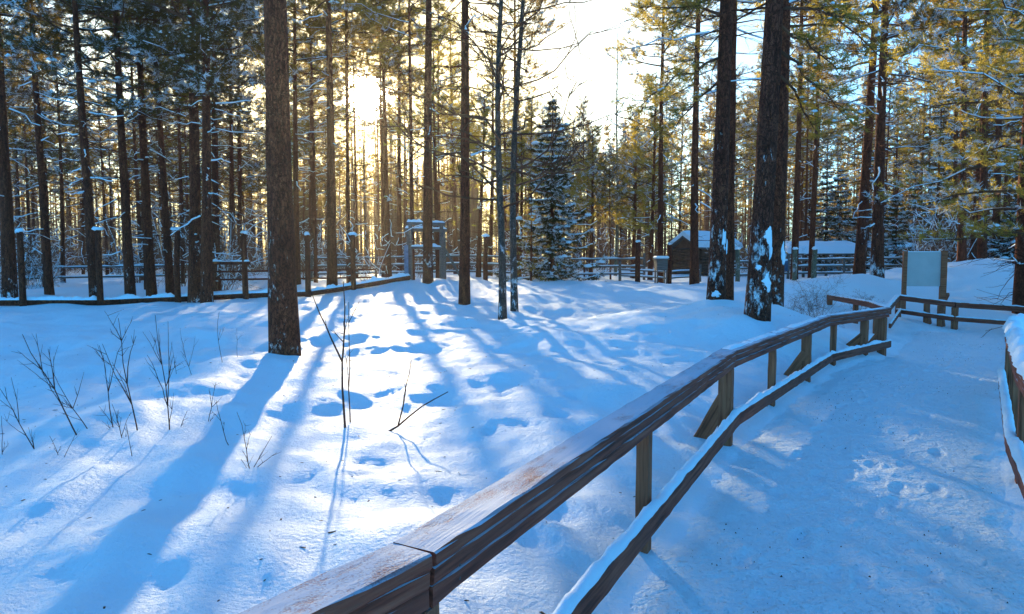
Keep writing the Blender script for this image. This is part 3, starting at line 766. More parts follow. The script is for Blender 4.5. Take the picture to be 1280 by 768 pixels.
for k, (px, d, top, lab) in enumerate(((797, 33, 303, 'tall dark gate post on the left of the wooden feeder box'), (836, 33, 306, 'tall dark gate post beside the right side of the feeder box'), (866, 34, 308, 'tall dark post standing in front of the log hut'),
                                    (993, 30, 312, 'pale stump post, left of two before the snow roofed shelter'), (1017, 29, 312, 'pale stump post, right of two before the snow roofed shelter'), (607, 29, 296, 'dark capped post just right of the slim reddish pine'), (922, 32, 312, 'pale post between the pair of pines and the leaning pine'))):
    p = gp(px, d); t = thing('gate_post' if k < 3 else 'timber_post', lab, 'post', p)
    h = W(px, top, d)[2] - p[2]
    pole('shaft', 0, 0, h, .12 if k < 3 else .1, M_bark if k in (0, 1, 2, 5) else M_grey, t); lump_cap('snow_cap', (0, 0, h + .02), .14, .10, t)
p = gp(826, 32.6)
fb = thing('feeder_box', 'small grey feeder box on legs under a snow cap between gate posts', 'feeder', p, .1)
lbox('box', -.26, .26, -.2, .2, .62, 1.12, M_greywood, fb); lbox('roof', -.32, .32, -.27, .27, 1.123, 1.17, M_greywood, fb); lbox('snow_cap', -.31, .31, -.26, .26, 1.172, 1.30, M_load, fb, .05)
for x in (-.22, .22):
    for y in (-.16, .16): lbox('leg', x - .03, x + .03, y - .03, y + .03, -.3, .618, M_greywood, fb)
far_fence('short low rail fence between the feeder and the log hut', [gp(775, 34.2), gp(835, 34), gp(875, 35)], (.3, .6), 1.6, .04, .9)

def prism_roof(name, w_, l_, z0, zr, th, mat, parent, over=.3, yoff=0, sag=0):
    """gable roof, ridge along local X"""
    hw = w_ / 2 + over; hl = l_ / 2 + over; V = []; 
    for x in np.linspace(-hl, hl, 9):
        for (y, z) in ((-hw, z0), (0, zr), (hw, z0), (hw, z0 + th), (0, zr + th * 1.15), (-hw, z0 + th)):
            V.append((x, y + yoff, z + (rng.normal() * .02 if z > z0 + .01 and sag else 0)))
    V = np.array(V); idx = np.arange(len(V)).reshape(9, 6)
    Q = np.stack([idx[:-1], np.roll(idx[:-1], -1, 1), np.roll(idx[1:], -1, 1), idx[1:]], -1).reshape(-1, 4)
    mb = MB(); mb.add(V, Q); mb.add(V[:6], [(0, 1, 4, 5), (1, 2, 3, 4)]); mb.add(V[-6:], [(5, 4, 1, 0), (4, 3, 2, 1)])
    o = link(name, mb.mesh(name, False), mat); o.parent = parent; return o
def hut(label, p, rz, l_, w_, hw, hr):
    t = thing('log_hut', label, 'hut', p, rz)
    mb = MB(); nl = int(hw / .2)
    for k in range(nl):
        z = .1 + k * .2
        for (a, b) in (((-l_ / 2 - .15, -w_ / 2, z), (l_ / 2 + .15, -w_ / 2, z)), ((-l_ / 2 - .15, w_ / 2, z), (l_ / 2 + .15, w_ / 2, z)), ((-l_ / 2, -w_ / 2 - .15, z + .1), (-l_ / 2, w_ / 2 + .15, z + .1)), ((l_ / 2, -w_ / 2 - .15, z + .1), (l_ / 2, w_ / 2 + .15, z + .1))):
            V, Q = tubes(np.array([[a, (np.array(a) + b) / 2, b]]), np.full((1, 3), .105), 8); mb.add(V, Q)
    for x in (-l_ / 2, l_ / 2):
        mb.add([(x, -w_ / 2, hw), (x, w_ / 2, hw), (x, 0, hr)], None, [(0, 1, 2)])
    o = link('log_wall', mb.mesh('log_wall'), M_logs); o.parent = t
    prism_roof('roof', w_, l_, hw - .05, hr, .08, M_greywood, t); prism_roof('snow_cap', w_, l_, hw + .035, hr + .095, .30, M_load, t, .27, 0, 1)
    lbox('window', -.1, .6, -w_ / 2 - .14, -w_ / 2 - .09, .8, 1.35, M_glass, t); lbox('window_frame', -.16, .66, -w_ / 2 - .12, -w_ / 2 - .08, .74, 1.41, M_greywood, t)
    return t
M_logs = simple('hut_logs', (.12, .06, .04), .85, .4, 4)
M_glass = simple('dark_window', (.02, .025, .03), .2, .1)
hut('brown log hut with snow on its roof, seen behind the pair of pines', gp(880, 47), .45, 3.2, 2.6, 1.75, 2.5)
def shelter(label, p, rz, l_, d_, h0, h1):
    t = thing('open_shelter', label, 'shelter', p, rz)
    for x in np.linspace(-l_ / 2 + .2, l_ / 2 - .2, 4):
        for y, h in ((-d_ / 2 + .2, h0), (d_ / 2 - .2, h1)): pole('post', x, y, h, .08, M_greywood, t)
    V = []
    for (y, z) in ((-d_ / 2, h0), (d_ / 2, h1)):
        for x in (-l_ / 2, l_ / 2): V += [(x, y, z), (x, y, z + .09)]
    V = np.array(V); Q = [(0, 2, 3, 1), (4, 5, 7, 6), (0, 1, 5, 4), (2, 6, 7, 3), (1, 3, 7, 5), (0, 4, 6, 2)]
    o = link('roof', MB().add(V, Q).mesh('roof', False), M_greywood); o.parent = t
    nx, ny = 26, 8; xs = np.linspace(-l_ / 2 - .05, l_ / 2 + .05, nx); ys = np.linspace(-d_ / 2 - .05, d_ / 2 + .05, ny)
    X, Y = np.meshgrid(xs, ys); e = np.minimum(np.minimum(X - xs[0], xs[-1] - X) / .3, np.minimum(Y - ys[0], ys[-1] - Y) / .3)
    Z = h0 + (h1 - h0) * (Y + d_ / 2) / d_ + .092 + .34 * np.clip(e, 0, 1) ** .5 + noise2(X * 1.2, Y * 1.2, 4) * .05 * np.clip(e, 0, 1) 
    i_ = np.arange(nx * ny).reshape(ny, nx); Q = np.stack([i_[:-1, :-1], i_[:-1, 1:], i_[1:, 1:], i_[1:, :-1]], -1).reshape(-1, 4)
    o = link('snow_cap', mesh('snow_cap', np.stack([X, Y, Z], -1), Q), M_load); o.parent = t
    return t
shelter('low open shelter under thick snow behind the rail fence, left of dark trunks', gp(1026, 41), -.1, 4.4, 2.6, 1.3, 1.8)
shelter('small open shelter with thin snow roof behind the dark trunks', gp(1112, 43), .0, 2.6, 2.2, 1.5, 1.8)
p = gp(978, 27)
sb = thing('post_box', 'small dark blue box on a thin post beside the leaning pine', 'box', p)
pole('shaft', .08, .1, 1.1, .035, M_greywood, sb); lbox('box', -.16, .16, -.12, .10, .62, 1.02, simple('blue_box', (.05, .08, .14), .6), sb); lump_cap('snow_cap', (0, 0, 1.04), .15, .06, sb)


# ------------------------------------------------------------------ trees
def carve_poly(*pix, z=.25): return np.array([G(a, b, z)[:2] for a, b in pix])
LIT = [(carve_poly((590, 425), (600, 366), (700, 360), (880, 358), (930, 380), (860, 440), (740, 470)), .10),
       (carve_poly((352, 470), (150, 768), (430, 768), (515, 690), (700, 560), (880, 450), (1010, 385), (880, 362), (600, 368), (400, 388), (380, 450)), .17),
       (carve_poly((0, 470), (330, 452), (150, 768), (0, 768)), .30),
       (carve_poly((1175, 545), (1290, 520), (1290, 740), (1170, 640), z=0), .0),
       (carve_poly((1205, 468), (1275, 468), (1275, 495), (1205, 495), z=0), .0),
       (carve_poly((165, 381), (310, 379), (310, 398), (165, 402)), .10)]
M_rime = simple('snow_coated_needles', (.66, .68, .72), .8, .15, 6)
EYEV = np.array([0, 0, EYE])
def keep_prob(P):
    """1 where a clump may stay; low where the gap lies that lets the sun reach the clearing"""
    P = np.asarray(P); k = np.ones(len(P))
    for i, (poly, pr) in enumerate(LIT):
        t = (P[:, 2] - (.03 if pr == 0 else .3)) / S[2]
        k = np.where(in_poly(P[:, 0] - S[0] * t, P[:, 1] - S[1] * t, poly), np.minimum(k, pr), k)
    d = rot_to(P - EYEV); c = d @ S; a = np.degrees(np.arccos(np.clip(c, -1, 1)))
    k = np.where(a < 1.0, 0.0, np.where(a < 1.8, np.minimum(k, .45), k))
    return k

def bend_path(n, k, H, rg, amp):
    t = np.linspace(0, 1, k); return t

def pine(H, r0, base, spread, nbr, rg, tuft=.17, K=12, width=.03, snow=.3, dead=30, droop=.1, dens=1.0, fineness=1.0, trunk_sides=10, lean=(0, 0), dead_from=.10, bend=.12, flare=.20):
    """a Scots pine: tall bare bole, dead snags below, irregular crown above"""
    kz = 24; tz = np.linspace(0, 1, kz); zz = -.5 + tz * (H + .5)
    ph = rg.uniform(0, 6.28, 4)
    cx = bend * (np.sin(tz * 3.1 + ph[0]) - math.sin(ph[0])) + lean[0] * zz; cyy = bend * (np.sin(tz * 2.7 + ph[1]) - math.sin(ph[1])) + lean[1] * zz
    rad = r0 * (1 - tz * .86) * (1 + flare * np.exp(-np.clip(zz, 0, None) / .35)) + .012
    path = np.stack([cx, cyy, zz], -1)
    tr = MB(); V, Q = tubes(path[None], rad[None], trunk_sides)
    # uneven girth
    Vr = V.reshape(kz, trunk_sides, 3); Vr[:, :, :2] = path[:, None, :2] + (Vr[:, :, :2] - path[:, None, :2]) * (1 + rg.normal(size=(kz, trunk_sides, 1)) * .035)
    tr.add(Vr, Q)
    at = lambda z: np.array([np.interp(z, zz, cx), np.interp(z, zz, cyy), z])
    BP, BR, tc, td, ts, sc, sr = [], [], [], [], [], [], []
    snowlines = []
    for i in range(nbr):
        u = (i + rg.uniform(0, 1)) / nbr; u = u ** .9
        z = base + (H * .985 - base) * u
        prof = (math.sin(min(1, u * 1.15 + .16) * PI) ** .7 * .9 + .14) if u < .93 else .3
        L = spread * prof * rg.uniform(.6, 1.25)
        az = i * 2.4 + rg.uniform(-.7, .7); el = -droop + u * .85 + rg.normal() * .16
        d = np.array([math.cos(az) * math.cos(el), math.sin(az) * math.cos(el), math.sin(el)])
        k = 6; t = np.linspace(0, 1, k)[:, None]
        wob = rg.normal(size=(k, 3)) * .05 * L * t
        P = at(z)[None] + d[None] * t * L + wob + np.array([0, 0, 1.0]) * (t ** 2) * L * rg.uniform(-.05, .28)
        rb = (.012 + .016 * L) * (r0 / .2) ** .4
        BP.append(P); BR.append(np.linspace(rb, .005, k))
        m = max(3, int((3 + 2.6 * L) * dens))
        for j in range(m):
            s_ = .28 + .72 * (j + rg.uniform(0, 1)) / m
            p = np.array([np.interp(s_, t[:, 0], P[:, q]) for q in range(3)])
            sd = 1 if j % 2 else -1; a2 = az + sd * rg.uniform(.35, 1.15); l2 = L * rg.uniform(.18, .42) * (1.15 - s_ * .55)
            d2 = np.array([math.cos(a2), math.sin(a2), rg.uniform(-.15, .5)]); d2 /= np.linalg.norm(d2)
            t2 = np.linspace(0, 1, 6)[:, None]
            P2 = p[None] + d2[None] * t2 * l2 + np.array([0, 0, 1.]) * t2 ** 2 * l2 * .18
            BP.append(P2); BR.append(np.linspace(.007, .004, 6))
            nt_ = max(2, int(l2 / (tuft * .8)))
            for q in range(nt_):
                f = .3 + .7 * (q + 1) / nt_
                pp = p + d2 * f * l2 + np.array([0, 0, f * f * l2 * .18]) + rg.normal(size=3) * .045
                tc.append(pp); td.append(rot_to(d2 + np.array([0, 0, .35]) + rg.normal(size=3) * .25)); ts.append(tuft * rg.uniform(.75, 1.3))
                if rg.random() < snow * .30:
                    sc.append(pp + [0, 0, tuft * .2]); sr.append(tuft * rg.uniform(.15, .42) if rg.random() < .9 else tuft * rg.uniform(.45, .8))
        if rg.random() < snow * 1.1:
            snowlines.append(P)
    live = (np.array(BP), np.array(BR)); BP, BR = [], []
    # dead snags on the bole
    for i in range(dead):
        z = H * dead_from + (base * 1.05 - H * dead_from) * rg.random() ** .75
        L = spread * rg.uniform(.15, .75); az = rg.uniform(0, 6.28); el = rg.uniform(-.45, .30)
        d = np.array([math.cos(az) * math.cos(el), math.sin(az) * math.cos(el), math.sin(el)]); k = 6; t = np.linspace(0, 1, k)[:, None]
        P = at(z)[None] + d[None] * t * L + rg.normal(size=(k, 3)) * .04 * L * t + np.array([0, 0, 1.]) * (t ** 2) * L * rg.uniform(-.35, .2)
        BP.append(P); BR.append(np.linspace(.008 + .007 * L, .004, k))
        for j in range(int(1 + L * 2.2)):
            s_ = rg.uniform(.3, 1); p = np.array([np.interp(s_, t[:, 0], P[:, q]) for q in range(3)]); a2 = az + rg.choice([-1, 1]) * rg.uniform(.4, 1.2)
            d2 = np.array([math.cos(a2), math.sin(a2), rg.uniform(-.5, .4)]); t2 = np.linspace(0, 1, 6)[:, None]
            BP.append(p[None] + d2[None] * t2 * L * .4 + rg.normal(size=(6, 3)) * .012); BR.append(np.linspace(.006, .003, 6))
        if rg.random() < snow * .6: snowlines.append(P[1:])
    if BP: tr.add(*tubes(np.array(BP), np.array(BR), 3))
    BP, BR = live
    return dict(trunk=tr, BP=BP, BR=BR, tc=np.array(tc), td=np.array(td), ts=np.array(ts), sc=np.array(sc).reshape(-1, 3), sr=np.array(sr), sl=snowlines, K=K, width=width, H=H, rg=rg, tf=rg.random(len(tc)) < np.clip(snow * (.25 + .35 * (noise2(np.array(tc)[:, 0] * 1.1, np.array(tc)[:, 2] * 1.1, 3) + noise2(np.array(tc)[:, 1] * 1.1, np.array(tc)[:, 2] * 1.1, 4))) , 0, 1))

def snow_on(T, keep_s=None, keep_l=None):
    mb = MB(); rg = T['rg']; sc, sr = T['sc'], T['sr']
    if keep_s is not None: sc, sr = sc[keep_s], sr[keep_s]
    if len(sc): V, Q, Tt = lumps(sc, sr, sr * .55, rg); mb.add(V, Q, Tt)
    for i, P in enumerate(T['sl']):
        if keep_l is not None and not keep_l[i]: continue
        k = len(P); r = np.linspace(.022, .010, k) * T.get('sls', 1.0) * rg.uniform(.8, 1.5)
        P2 = P.copy(); P2[:, 2] += r * .8
        V, Q = tubes(P2[None], r[None], 5); mb.add(V, Q)
    return mb

_cache = {}
def plant(name, label, T, x, y, mats, group=None, rz=0.0, sc=1.0, key=None, z=None, carve=True, cat='tree', crown_name='crown'):
    """stand a tree T at x, y; shares meshes between copies unless the sun's gap cuts into this one's crown"""
    zg = z1(x, y) - .05 if z is None else z
    t = thing(name, label, cat, (x, y, zg), rz, group); t.scale = (sc, sc, sc)
    c, s_ = math.cos(rz), math.sin(rz); Rm = np.array([[c, -s_, 0], [s_, c, 0], [0, 0, 1]])
    def world(P): return (P @ Rm.T) * sc + np.array([x, y, zg])
    rg = np.random.default_rng(int(abs(x * 977 + y * 131)) % 100000)
    kt = ks = kl = kb = None
    if carve and len(T['tc']):
        kp = keep_prob(world(T['tc'])); bad = (kp < 1).mean()
        if bad > .015:
            kt = rg.random(len(kp)) < kp
            kb = rg.random(len(T['BP'])) < np.clip(keep_prob(world(T['BP'][:, -1])) * 1.4 - .02, 0, 1)
            if len(T['sc']): ks = rg.random(len(T['sc'])) < keep_prob(world(T['sc']))
            if len(T['sl']): kl = rg.random(len(T['sl'])) < keep_prob(world(np.array([P[-1] for P in T['sl']])))
    shared = key is not None and kt is None
    def get(part, fn):
        if shared:
            if (key, part) not in _cache: _cache[(key, part)] = fn()
            return _cache[(key, part)]
        if key is not None and part == 'trunk':
            if (key, part) not in _cache: _cache[(key, part)] = fn()
            return _cache[(key, part)]
        return fn()
    def f_trunk(): return T['trunk'].mesh('trunk')
    def f_crown():
        BP, BR = T['BP'], T['BR']
        if kb is not None: BP, BR = BP[kb], BR[kb]
        mb = MB(); V, Q = tubes(BP, BR, 3); mb.add(V, Q)
        tc, td, ts, tf = T['tc'], T['td'], T['ts'], T.get('tf', np.zeros(0, bool))
        if kt is not None: tc, td, ts, tf = tc[kt], td[kt], ts[kt], tf[kt]
        nq = len(Q); nf_ = 0
        if len(tc):
            V, Tt = needles(tc[~tf], td[~tf], ts[~tf], T['rg'], T['K'], T['width']); mb.add(V, None, Tt); nf_ = len(Tt)
            V, Tt = needles(tc[tf] + [0, 0, .02], td[tf], ts[tf] * 1.05, T['rg'], T['K'], T['width'] * 1.5); mb.add(V, None, Tt)
        me = mb.mesh('crown', False); mi = np.ones(len(me.polygons), np.int32); mi[:nq] = 0; mi[nq + nf_:] = 2
        me.materials.append(mats[1]); me.materials.append(mats[2]); me.materials.append(M_rime); me.polygons.foreach_set('material_index', mi); return me
    def f_snow(): return snow_on(T, ks, kl).mesh('snow')
    link('trunk', get('trunk', f_trunk), mats[0], t)
    link(crown_name, get('crown', f_crown), None, t)
    if len(T['sc']) or len(T['sl']):
        me = get('snow', f_snow)
        if len(me.polygons): link('snow_clumps', me, M_load, t)
    return t

def bare_tree(H, r0, rg, nb=26, spread=1.6, up=.8, base=.35, lean=(0, 0), snow=.35, fork=False, wob=.06):
    kz = 26; tz = np.linspace(0, 1, kz); zz = -.4 + tz * (H + .4); ph = rg.uniform(0, 6.28, 3)
    cx = wob * np.sin(tz * 9 + ph[0]) + wob * 2 * (np.sin(tz * 3 + ph[1])) + lean[0] * zz; cy_ = wob * np.sin(tz * 7 + ph[2]) + lean[1] * zz
    cx -= np.interp(0, zz, cx); cy_ -= np.interp(0, zz, cy_)
    path = np.stack([cx, cy_, zz], -1); rad = r0 * (1 - .9 * tz) + .008; rad *= 1 + .25 * np.exp(-np.clip(zz, 0, None) / .25)
    tr = MB(); V, Q = tubes(path[None], rad[None], 9); tr.add(V, Q)
    BP, BR, sl = [], [], []
    def grow(p, d, L, r, lev):
        k = 6; t = np.linspace(0, 1, k)[:, None]
        P = p[None] + d[None] * t * L + np.cumsum(rg.normal(size=(k, 3)) * .045 * L, 0) * (t > 0) + np.array([0, 0, 1.]) * t ** 2 * L * rg.uniform(-.12, .3) * up
        BP.append(P); BR.append(np.linspace(r, max(.0025, r * .3), k))
        if rg.random() < snow and lev < 2: sl.append(P)
        if lev >= 3: return
        for j in range(rg.integers(3, 6) if lev < 2 else 3):
            s_ = rg.uniform(.25, 1); q = np.array([np.interp(s_, t[:, 0], P[:, a]) for a in range(3)])
            d2 = rot_to(d + rg.normal(size=3) * .55 + np.array([0, 0, .15])); grow(q, d2, L * rg.uniform(.3, .55), r * .5, lev + 1)
    for i in range(nb):
        u = (i + rg.random()) / nb; z = H * (base + (1 - base) * u * .97); az = i * 2.4 + rg.normal() * .5
        el = rg.uniform(.1, .6) * up + .2 * u
        d = np.array([math.cos(az) * math.cos(el), math.sin(az) * math.cos(el), math.sin(el)])
        p = np.array([np.interp(z, zz, cx), np.interp(z, zz, cy_), z]); grow(p, d, spread * (1.15 - .75 * u) * rg.uniform(.5, 1.2), (.014 + .5 * r0 * (1 - u * .8)) * .55, 1)
    e = np.zeros((0, 3))
    return dict(trunk=tr, BP=np.array(BP), BR=np.array(BR), tc=e, td=e, ts=np.zeros(0), sc=e, sr=np.zeros(0), sl=sl, K=0, width=0, H=H, rg=rg)

def spruce(H, r0, rg, spread=1.7, base=.25, snow=.8, whorls=26, tuft=.16, K=9, width=.03, per=7, droop=.35, thin=1.0):
    kz = 16; tz = np.linspace(0, 1, kz); zz = -.4 + tz * (H + .4)
    path = np.stack([0 * zz, 0 * zz, zz], -1); rad = r0 * (1 - .93 * tz) + .008
    tr = MB(); V, Q = tubes(path[None], rad[None], 8); tr.add(V, Q)
    BP, BR, tc, td, ts, sc, sr, sl = [], [], [], [], [], [], [], []
    for w_ in range(whorls):
        u = (w_ + .3 * rg.random()) / whorls; z = base + (H - base) * u * .985; Lw = spread * ((1 - u) ** .85) + .12
        for j in range(per):
            if rg.random() < .18 * (1.2 - u): continue
            az = j * 2 * PI / per + w_ * .7 + rg.normal() * .3; L = Lw * rg.uniform(.5, 1.25) * (1 + .22 * math.sin(az * 2 + w_ * .35))
            k = 6; t = np.linspace(0, 1, k)[:, None]; dr = droop * (1 - u * 1.3)
            P = np.array([0, 0, z])[None] + np.array([math.cos(az), math.sin(az), 0])[None] * t * L + np.array([0, 0, 1.]) * (-(dr) * L * np.sin(t * 2.3) + .10 * L * t ** 3) + rg.normal(size=(k, 3)) * .02 * t
            BP.append(P); BR.append(np.linspace(.006 + .007 * L, .004, k))
            n = max(3, int(L / tuft * 3.0 * thin))
            for q in range(n):
                f = rg.uniform(.18, 1.0); p = np.array([np.interp(f, t[:, 0], P[:, a]) for a in range(3)])
                sd = rg.choice([-1, 1]); lat = rg.uniform(0, .30) * L * (1.1 - f); a2 = az + sd * .9
                dd = np.array([math.cos(a2), math.sin(a2), -.25]); pp = p + dd * lat
                tc.append(pp); td.append(rot_to(dd + rg.normal(size=3) * .2 + np.array([math.cos(az), math.sin(az), -.1]) * .6)); ts.append(tuft * rg.uniform(.7, 1.25))
                if rg.random() < snow * .22: sc.append(pp + [0, 0, .03]); sr.append(tuft * rg.uniform(.15, .5) if rg.random() < .85 else tuft * rg.uniform(.6, 1.1))
            if rg.random() < snow: sl.append(P[1:] + [0, 0, .02])
    return dict(trunk=tr, BP=np.array(BP), BR=np.array(BR), tc=np.array(tc), td=np.array(td), ts=np.array(ts), sc=np.array(sc).reshape(-1, 3), sr=np.array(sr), sl=sl, K=K, width=width, H=H, rg=rg, sls=1.3, tf=rg.random(len(tc)) < snow * .14)

def RG(k): return np.random.default_rng(1000 + k)
M_p = (M_bark, M_twig, M_needle); M_pf = (M_bark_speck, M_twig, M_needle_frost); M_pg = (M_bark, M_twig, M_needle_suntint)

# --- the big pine of the left foreground
xL, yL = pL[0], pL[1]
T = pine(17, .215, 8.2, 2.8, 46, RG(1), .16, 14, .02, .25, 10, dead_from=.34, trunk_sides=20, lean=(-.006, 0), bend=.03)
plant('pine_tree', 'thickest pine, with flaked brown bark, standing alone in the left foreground snow', T, xL, yL, (M_bark_speck, M_twig, M_needle), None)
# --- the pair right of centre, each with a second bole close behind
def snow_plaster(t, r0, spots, rg, T=None):
    """patches of wind-packed snow stuck to a bole: (height, azimuth, half width, half height, thickness)"""
    mb = MB()
    for (z, az, wd, hh, th) in spots:
        wd *= 1.25; hh *= 1.25
        nu, nv = 26, 26; u, v = np.meshgrid(np.linspace(-1, 1, nu), np.linspace(-1, 1, nv))
        rr = np.hypot(u, v); e = .72 - rr + noise2(u * 1.7 + z * 3, v * 1.7 + az * 5, 12) * .5 + noise2(u * 4 + z, v * 4 + az, 13) * .22; e = np.minimum(e, (1 - np.maximum(abs(u), abs(v))) * 3 - .15)
        ang = az + u * wd / r0; tp = T['trunk'].V[0].reshape(24, -1, 3); cc = tp.mean(1); rr0 = np.linalg.norm(tp[:, :, :2] - cc[:, None, :2], axis=2).mean(1); zz = z + v * hh
        base = np.interp(zz, cc[:, 2], rr0); rad = base - .004 + np.clip(e, -.5, .5) * th * 1.1 + np.clip(e * 6, 0, 1) * .008
        V = np.stack([np.interp(zz, cc[:, 2], cc[:, 0]) + rad * np.cos(ang), np.interp(zz, cc[:, 2], cc[:, 1]) + rad * np.sin(ang), zz], -1); i_ = np.arange(nu * nv).reshape(nv, nu)
        Q = np.stack([i_[:-1, :-1], i_[:-1, 1:], i_[1:, 1:], i_[1:, :-1]], -1).reshape(-1, 4)
        mb.add(V, Q)
    o = link('snow_plaster', mb.mesh('snow_plaster'), M_load); o.parent = t; return o
TA = pine(16, .158, 6.8, 2.6, 40, RG(2), .15, 14, .02, .3, 12, dead_from=.30, trunk_sides=20, lean=(.02, 0), bend=.03)
ta = plant('pine_tree', 'snow flecked pine, the left one of the stout pair beyond the handrail', TA, pA[0], pA[1], (M_bark_snow, M_twig, M_needle_suntint))
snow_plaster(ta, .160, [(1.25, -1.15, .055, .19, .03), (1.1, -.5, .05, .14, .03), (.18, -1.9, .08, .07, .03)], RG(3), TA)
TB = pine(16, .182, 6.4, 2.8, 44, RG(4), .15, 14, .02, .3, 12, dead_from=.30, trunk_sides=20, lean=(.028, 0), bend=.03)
tb = plant('pine_tree', 'stout leaning pine just beyond the handrail with large snow patches on its bark', TB, pB[0], pB[1], (M_bark_snow, M_twig, M_needle_suntint))
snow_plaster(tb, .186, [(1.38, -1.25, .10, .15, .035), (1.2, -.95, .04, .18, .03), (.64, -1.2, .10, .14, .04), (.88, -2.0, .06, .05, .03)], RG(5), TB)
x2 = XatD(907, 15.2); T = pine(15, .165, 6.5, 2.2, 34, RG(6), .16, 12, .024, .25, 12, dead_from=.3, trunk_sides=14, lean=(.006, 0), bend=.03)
t2 = plant('pine_tree', 'reddish brown pine hard behind the left pine of the stout pair', T, x2, 15.2, (M_bark, M_twig, M_needle_suntint))
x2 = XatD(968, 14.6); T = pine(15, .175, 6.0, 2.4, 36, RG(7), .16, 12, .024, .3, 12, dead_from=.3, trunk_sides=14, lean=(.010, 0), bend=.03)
t2 = plant('pine_tree', 'narrower dark pine hard behind the leaning pine, seen past its right side', T, x2, 14.6, (M_bark_speck, M_twig, M_needle_suntint))
snow_plaster(t2, .175, [(1.3, -1.0, .08, .25, .04)], RG(8), T)
# --- slim pine and the bare pair of the middle
T = pine(16, .135, 8.0, 2.9, 34, RG(9), .17, 12, .026, .15, 60, dead_from=.22, trunk_sides=12, lean=(.004, 0), bend=.05)
plant('pine_tree', 'slim reddish pine with bare side branches, right of the climbing frame', T, XatD(580, 18), 18, M_p)
T = bare_tree(11.5, .085, RG(10), 40, 2.9, .6, .20, (.012, 0), .0, wob=.05)
plant('bare_tree', 'crooked bare tree with dark snow flecked stem, nearest of the two slim bare ones', T, XatD(628, 15.2), 15.2, (M_birch, M_twig, M_needle))
T = bare_tree(13, .085, RG(12), 38, 3.0, .6, .22, (.006, 0), .03, wob=.06)
plant('bare_tree', 'forked bare tree standing just behind the crooked bare stem', T, XatD(643, 17), 17, (M_birch, M_twig, M_needle))
T = bare_tree(W(770, 35, 44)[2] - 1.0, .10, RG(13), 60, 1.1, 1.5, .18, (0, 0), .25, wob=.04)
plant('bare_tree', 'tall slender pale bare tree rising alone against the open sky', T, XatD(769, 44), 44, (M_grey, M_grey, M_needle))
# --- snowy spruce and its neighbours
T = spruce(W(690, 118, 30)[2] - .9, .11, RG(14), 1.75, .3, .9, 30, .17, 13, .030, 9)
plant('spruce_tree', 'bushy spruce loaded with snow at the back of the clearing, near the middle', T, XatD(690, 30), 30, (M_bark, M_twig, M_spruce), carve=False)
T = spruce(W(655, 250, 29)[2] - .9, .05, RG(15), 1.2, .2, .55, 16, .16, 9, .028, 7)
plant('spruce_tree', 'small yellowish spruce tucked against the left skirt of the snowy spruce', T, XatD(664, 29), 29, (M_bark, M_twig, M_needle_suntint))
T = spruce(W(1168, 62, 38)[2] - 1.0, .10, RG(16), 1.1, 1.2, .5, 40, .18, 8, .032, 6, .3, .8)
plant('spruce_tree', 'tall thin spire of a spruce above the right corner of the notice board', T, XatD(1168, 38), 38, (M_bark, M_twig, M_spruce))
for k, (px, d, top, sp) in enumerate(((1047, 47, 205, 1.9), (1118, 37, 235, 1.6), (1083, 44, 190, 1.8), (1140, 46, 200, 1.7), (1030, 48, 200, 1.7), (1270, 31, 240, 1.3))):
    T = spruce(W(px, top, d)[2] - 1.0, .07, RG(20 + k), sp, .2, .75, 20, .18, 8, .034, 7)
    plant('spruce_tree', ['dark young spruce above the snow roofed shelter', 'dark young spruce between the thick right trunks and the notice board', 'dark spruce behind the twin dark trunks right of centre', 'taller shadowy spruce right behind the notice board', 'farther dark spruce left of the one above the shelter', 'little snowy spruce at the far right edge behind the snow mound'][k], T, XatD(px, d), d, (M_bark, M_twig, M_spruce), 'young spruces at the right')

# --- crown variants for the forest
VAR = []
for k in range(9):
    rg = RG(40 + k); H = [17, 18.5, 16, 19, 17.5, 15.5, 18, 16.5, 20][k]
    VAR.append(pine(H, .15 + .018 * (k % 4), H * [.46, .50, .42, .55, .48, .44, .47, .40, .55][k], [2.5, 2.2, 2.7, 2.1, 2.4, 2.6, 2.2, 2.8, 2.3][k], 52, rg, .18, 15, .026, [.45, .3, .5, .3, .4, .35, .5, .45, .3][k], 56, .12, 1.3))
def front(px, wpx, d, label, v, top=None, mats=M_p, name='pine_tree', sc=None):
    T = VAR[v]; r = wpx * d / F / 2
    # own bole girth: keep the variant's crown, rebuild the bole
    T2 = dict(T); kz = 24; tz = np.linspace(0, 1, kz); zz = -.5 + tz * (T['H'] + .5)
    rg = np.random.default_rng(px); 
    cen = T['trunk'].V[0].reshape(kz, -1, 3); c_ = cen.mean(1, keepdims=True); f = r / .19 if v is None else r / (.15 + .018 * (v % 4))
    mb = MB(); mb.add(c_ + (cen - c_) * f * np.linspace(1.12, 1, kz)[:, None, None], T['trunk'].Q[0])
    if len(T['trunk'].V) > 1: mb.add(T['trunk'].V[1], T['trunk'].Q[1] - len(T['trunk'].V[0]))
    T2['trunk'] = mb
    s = 1.0 if top is None else (W(px, top, d)[2] - .8) / T['H']
    if sc: s = sc
    return plant(name, label, T2, XatD(px, d), d, mats, 'front row of the forest', rg.uniform(0, 6.28), s, None)
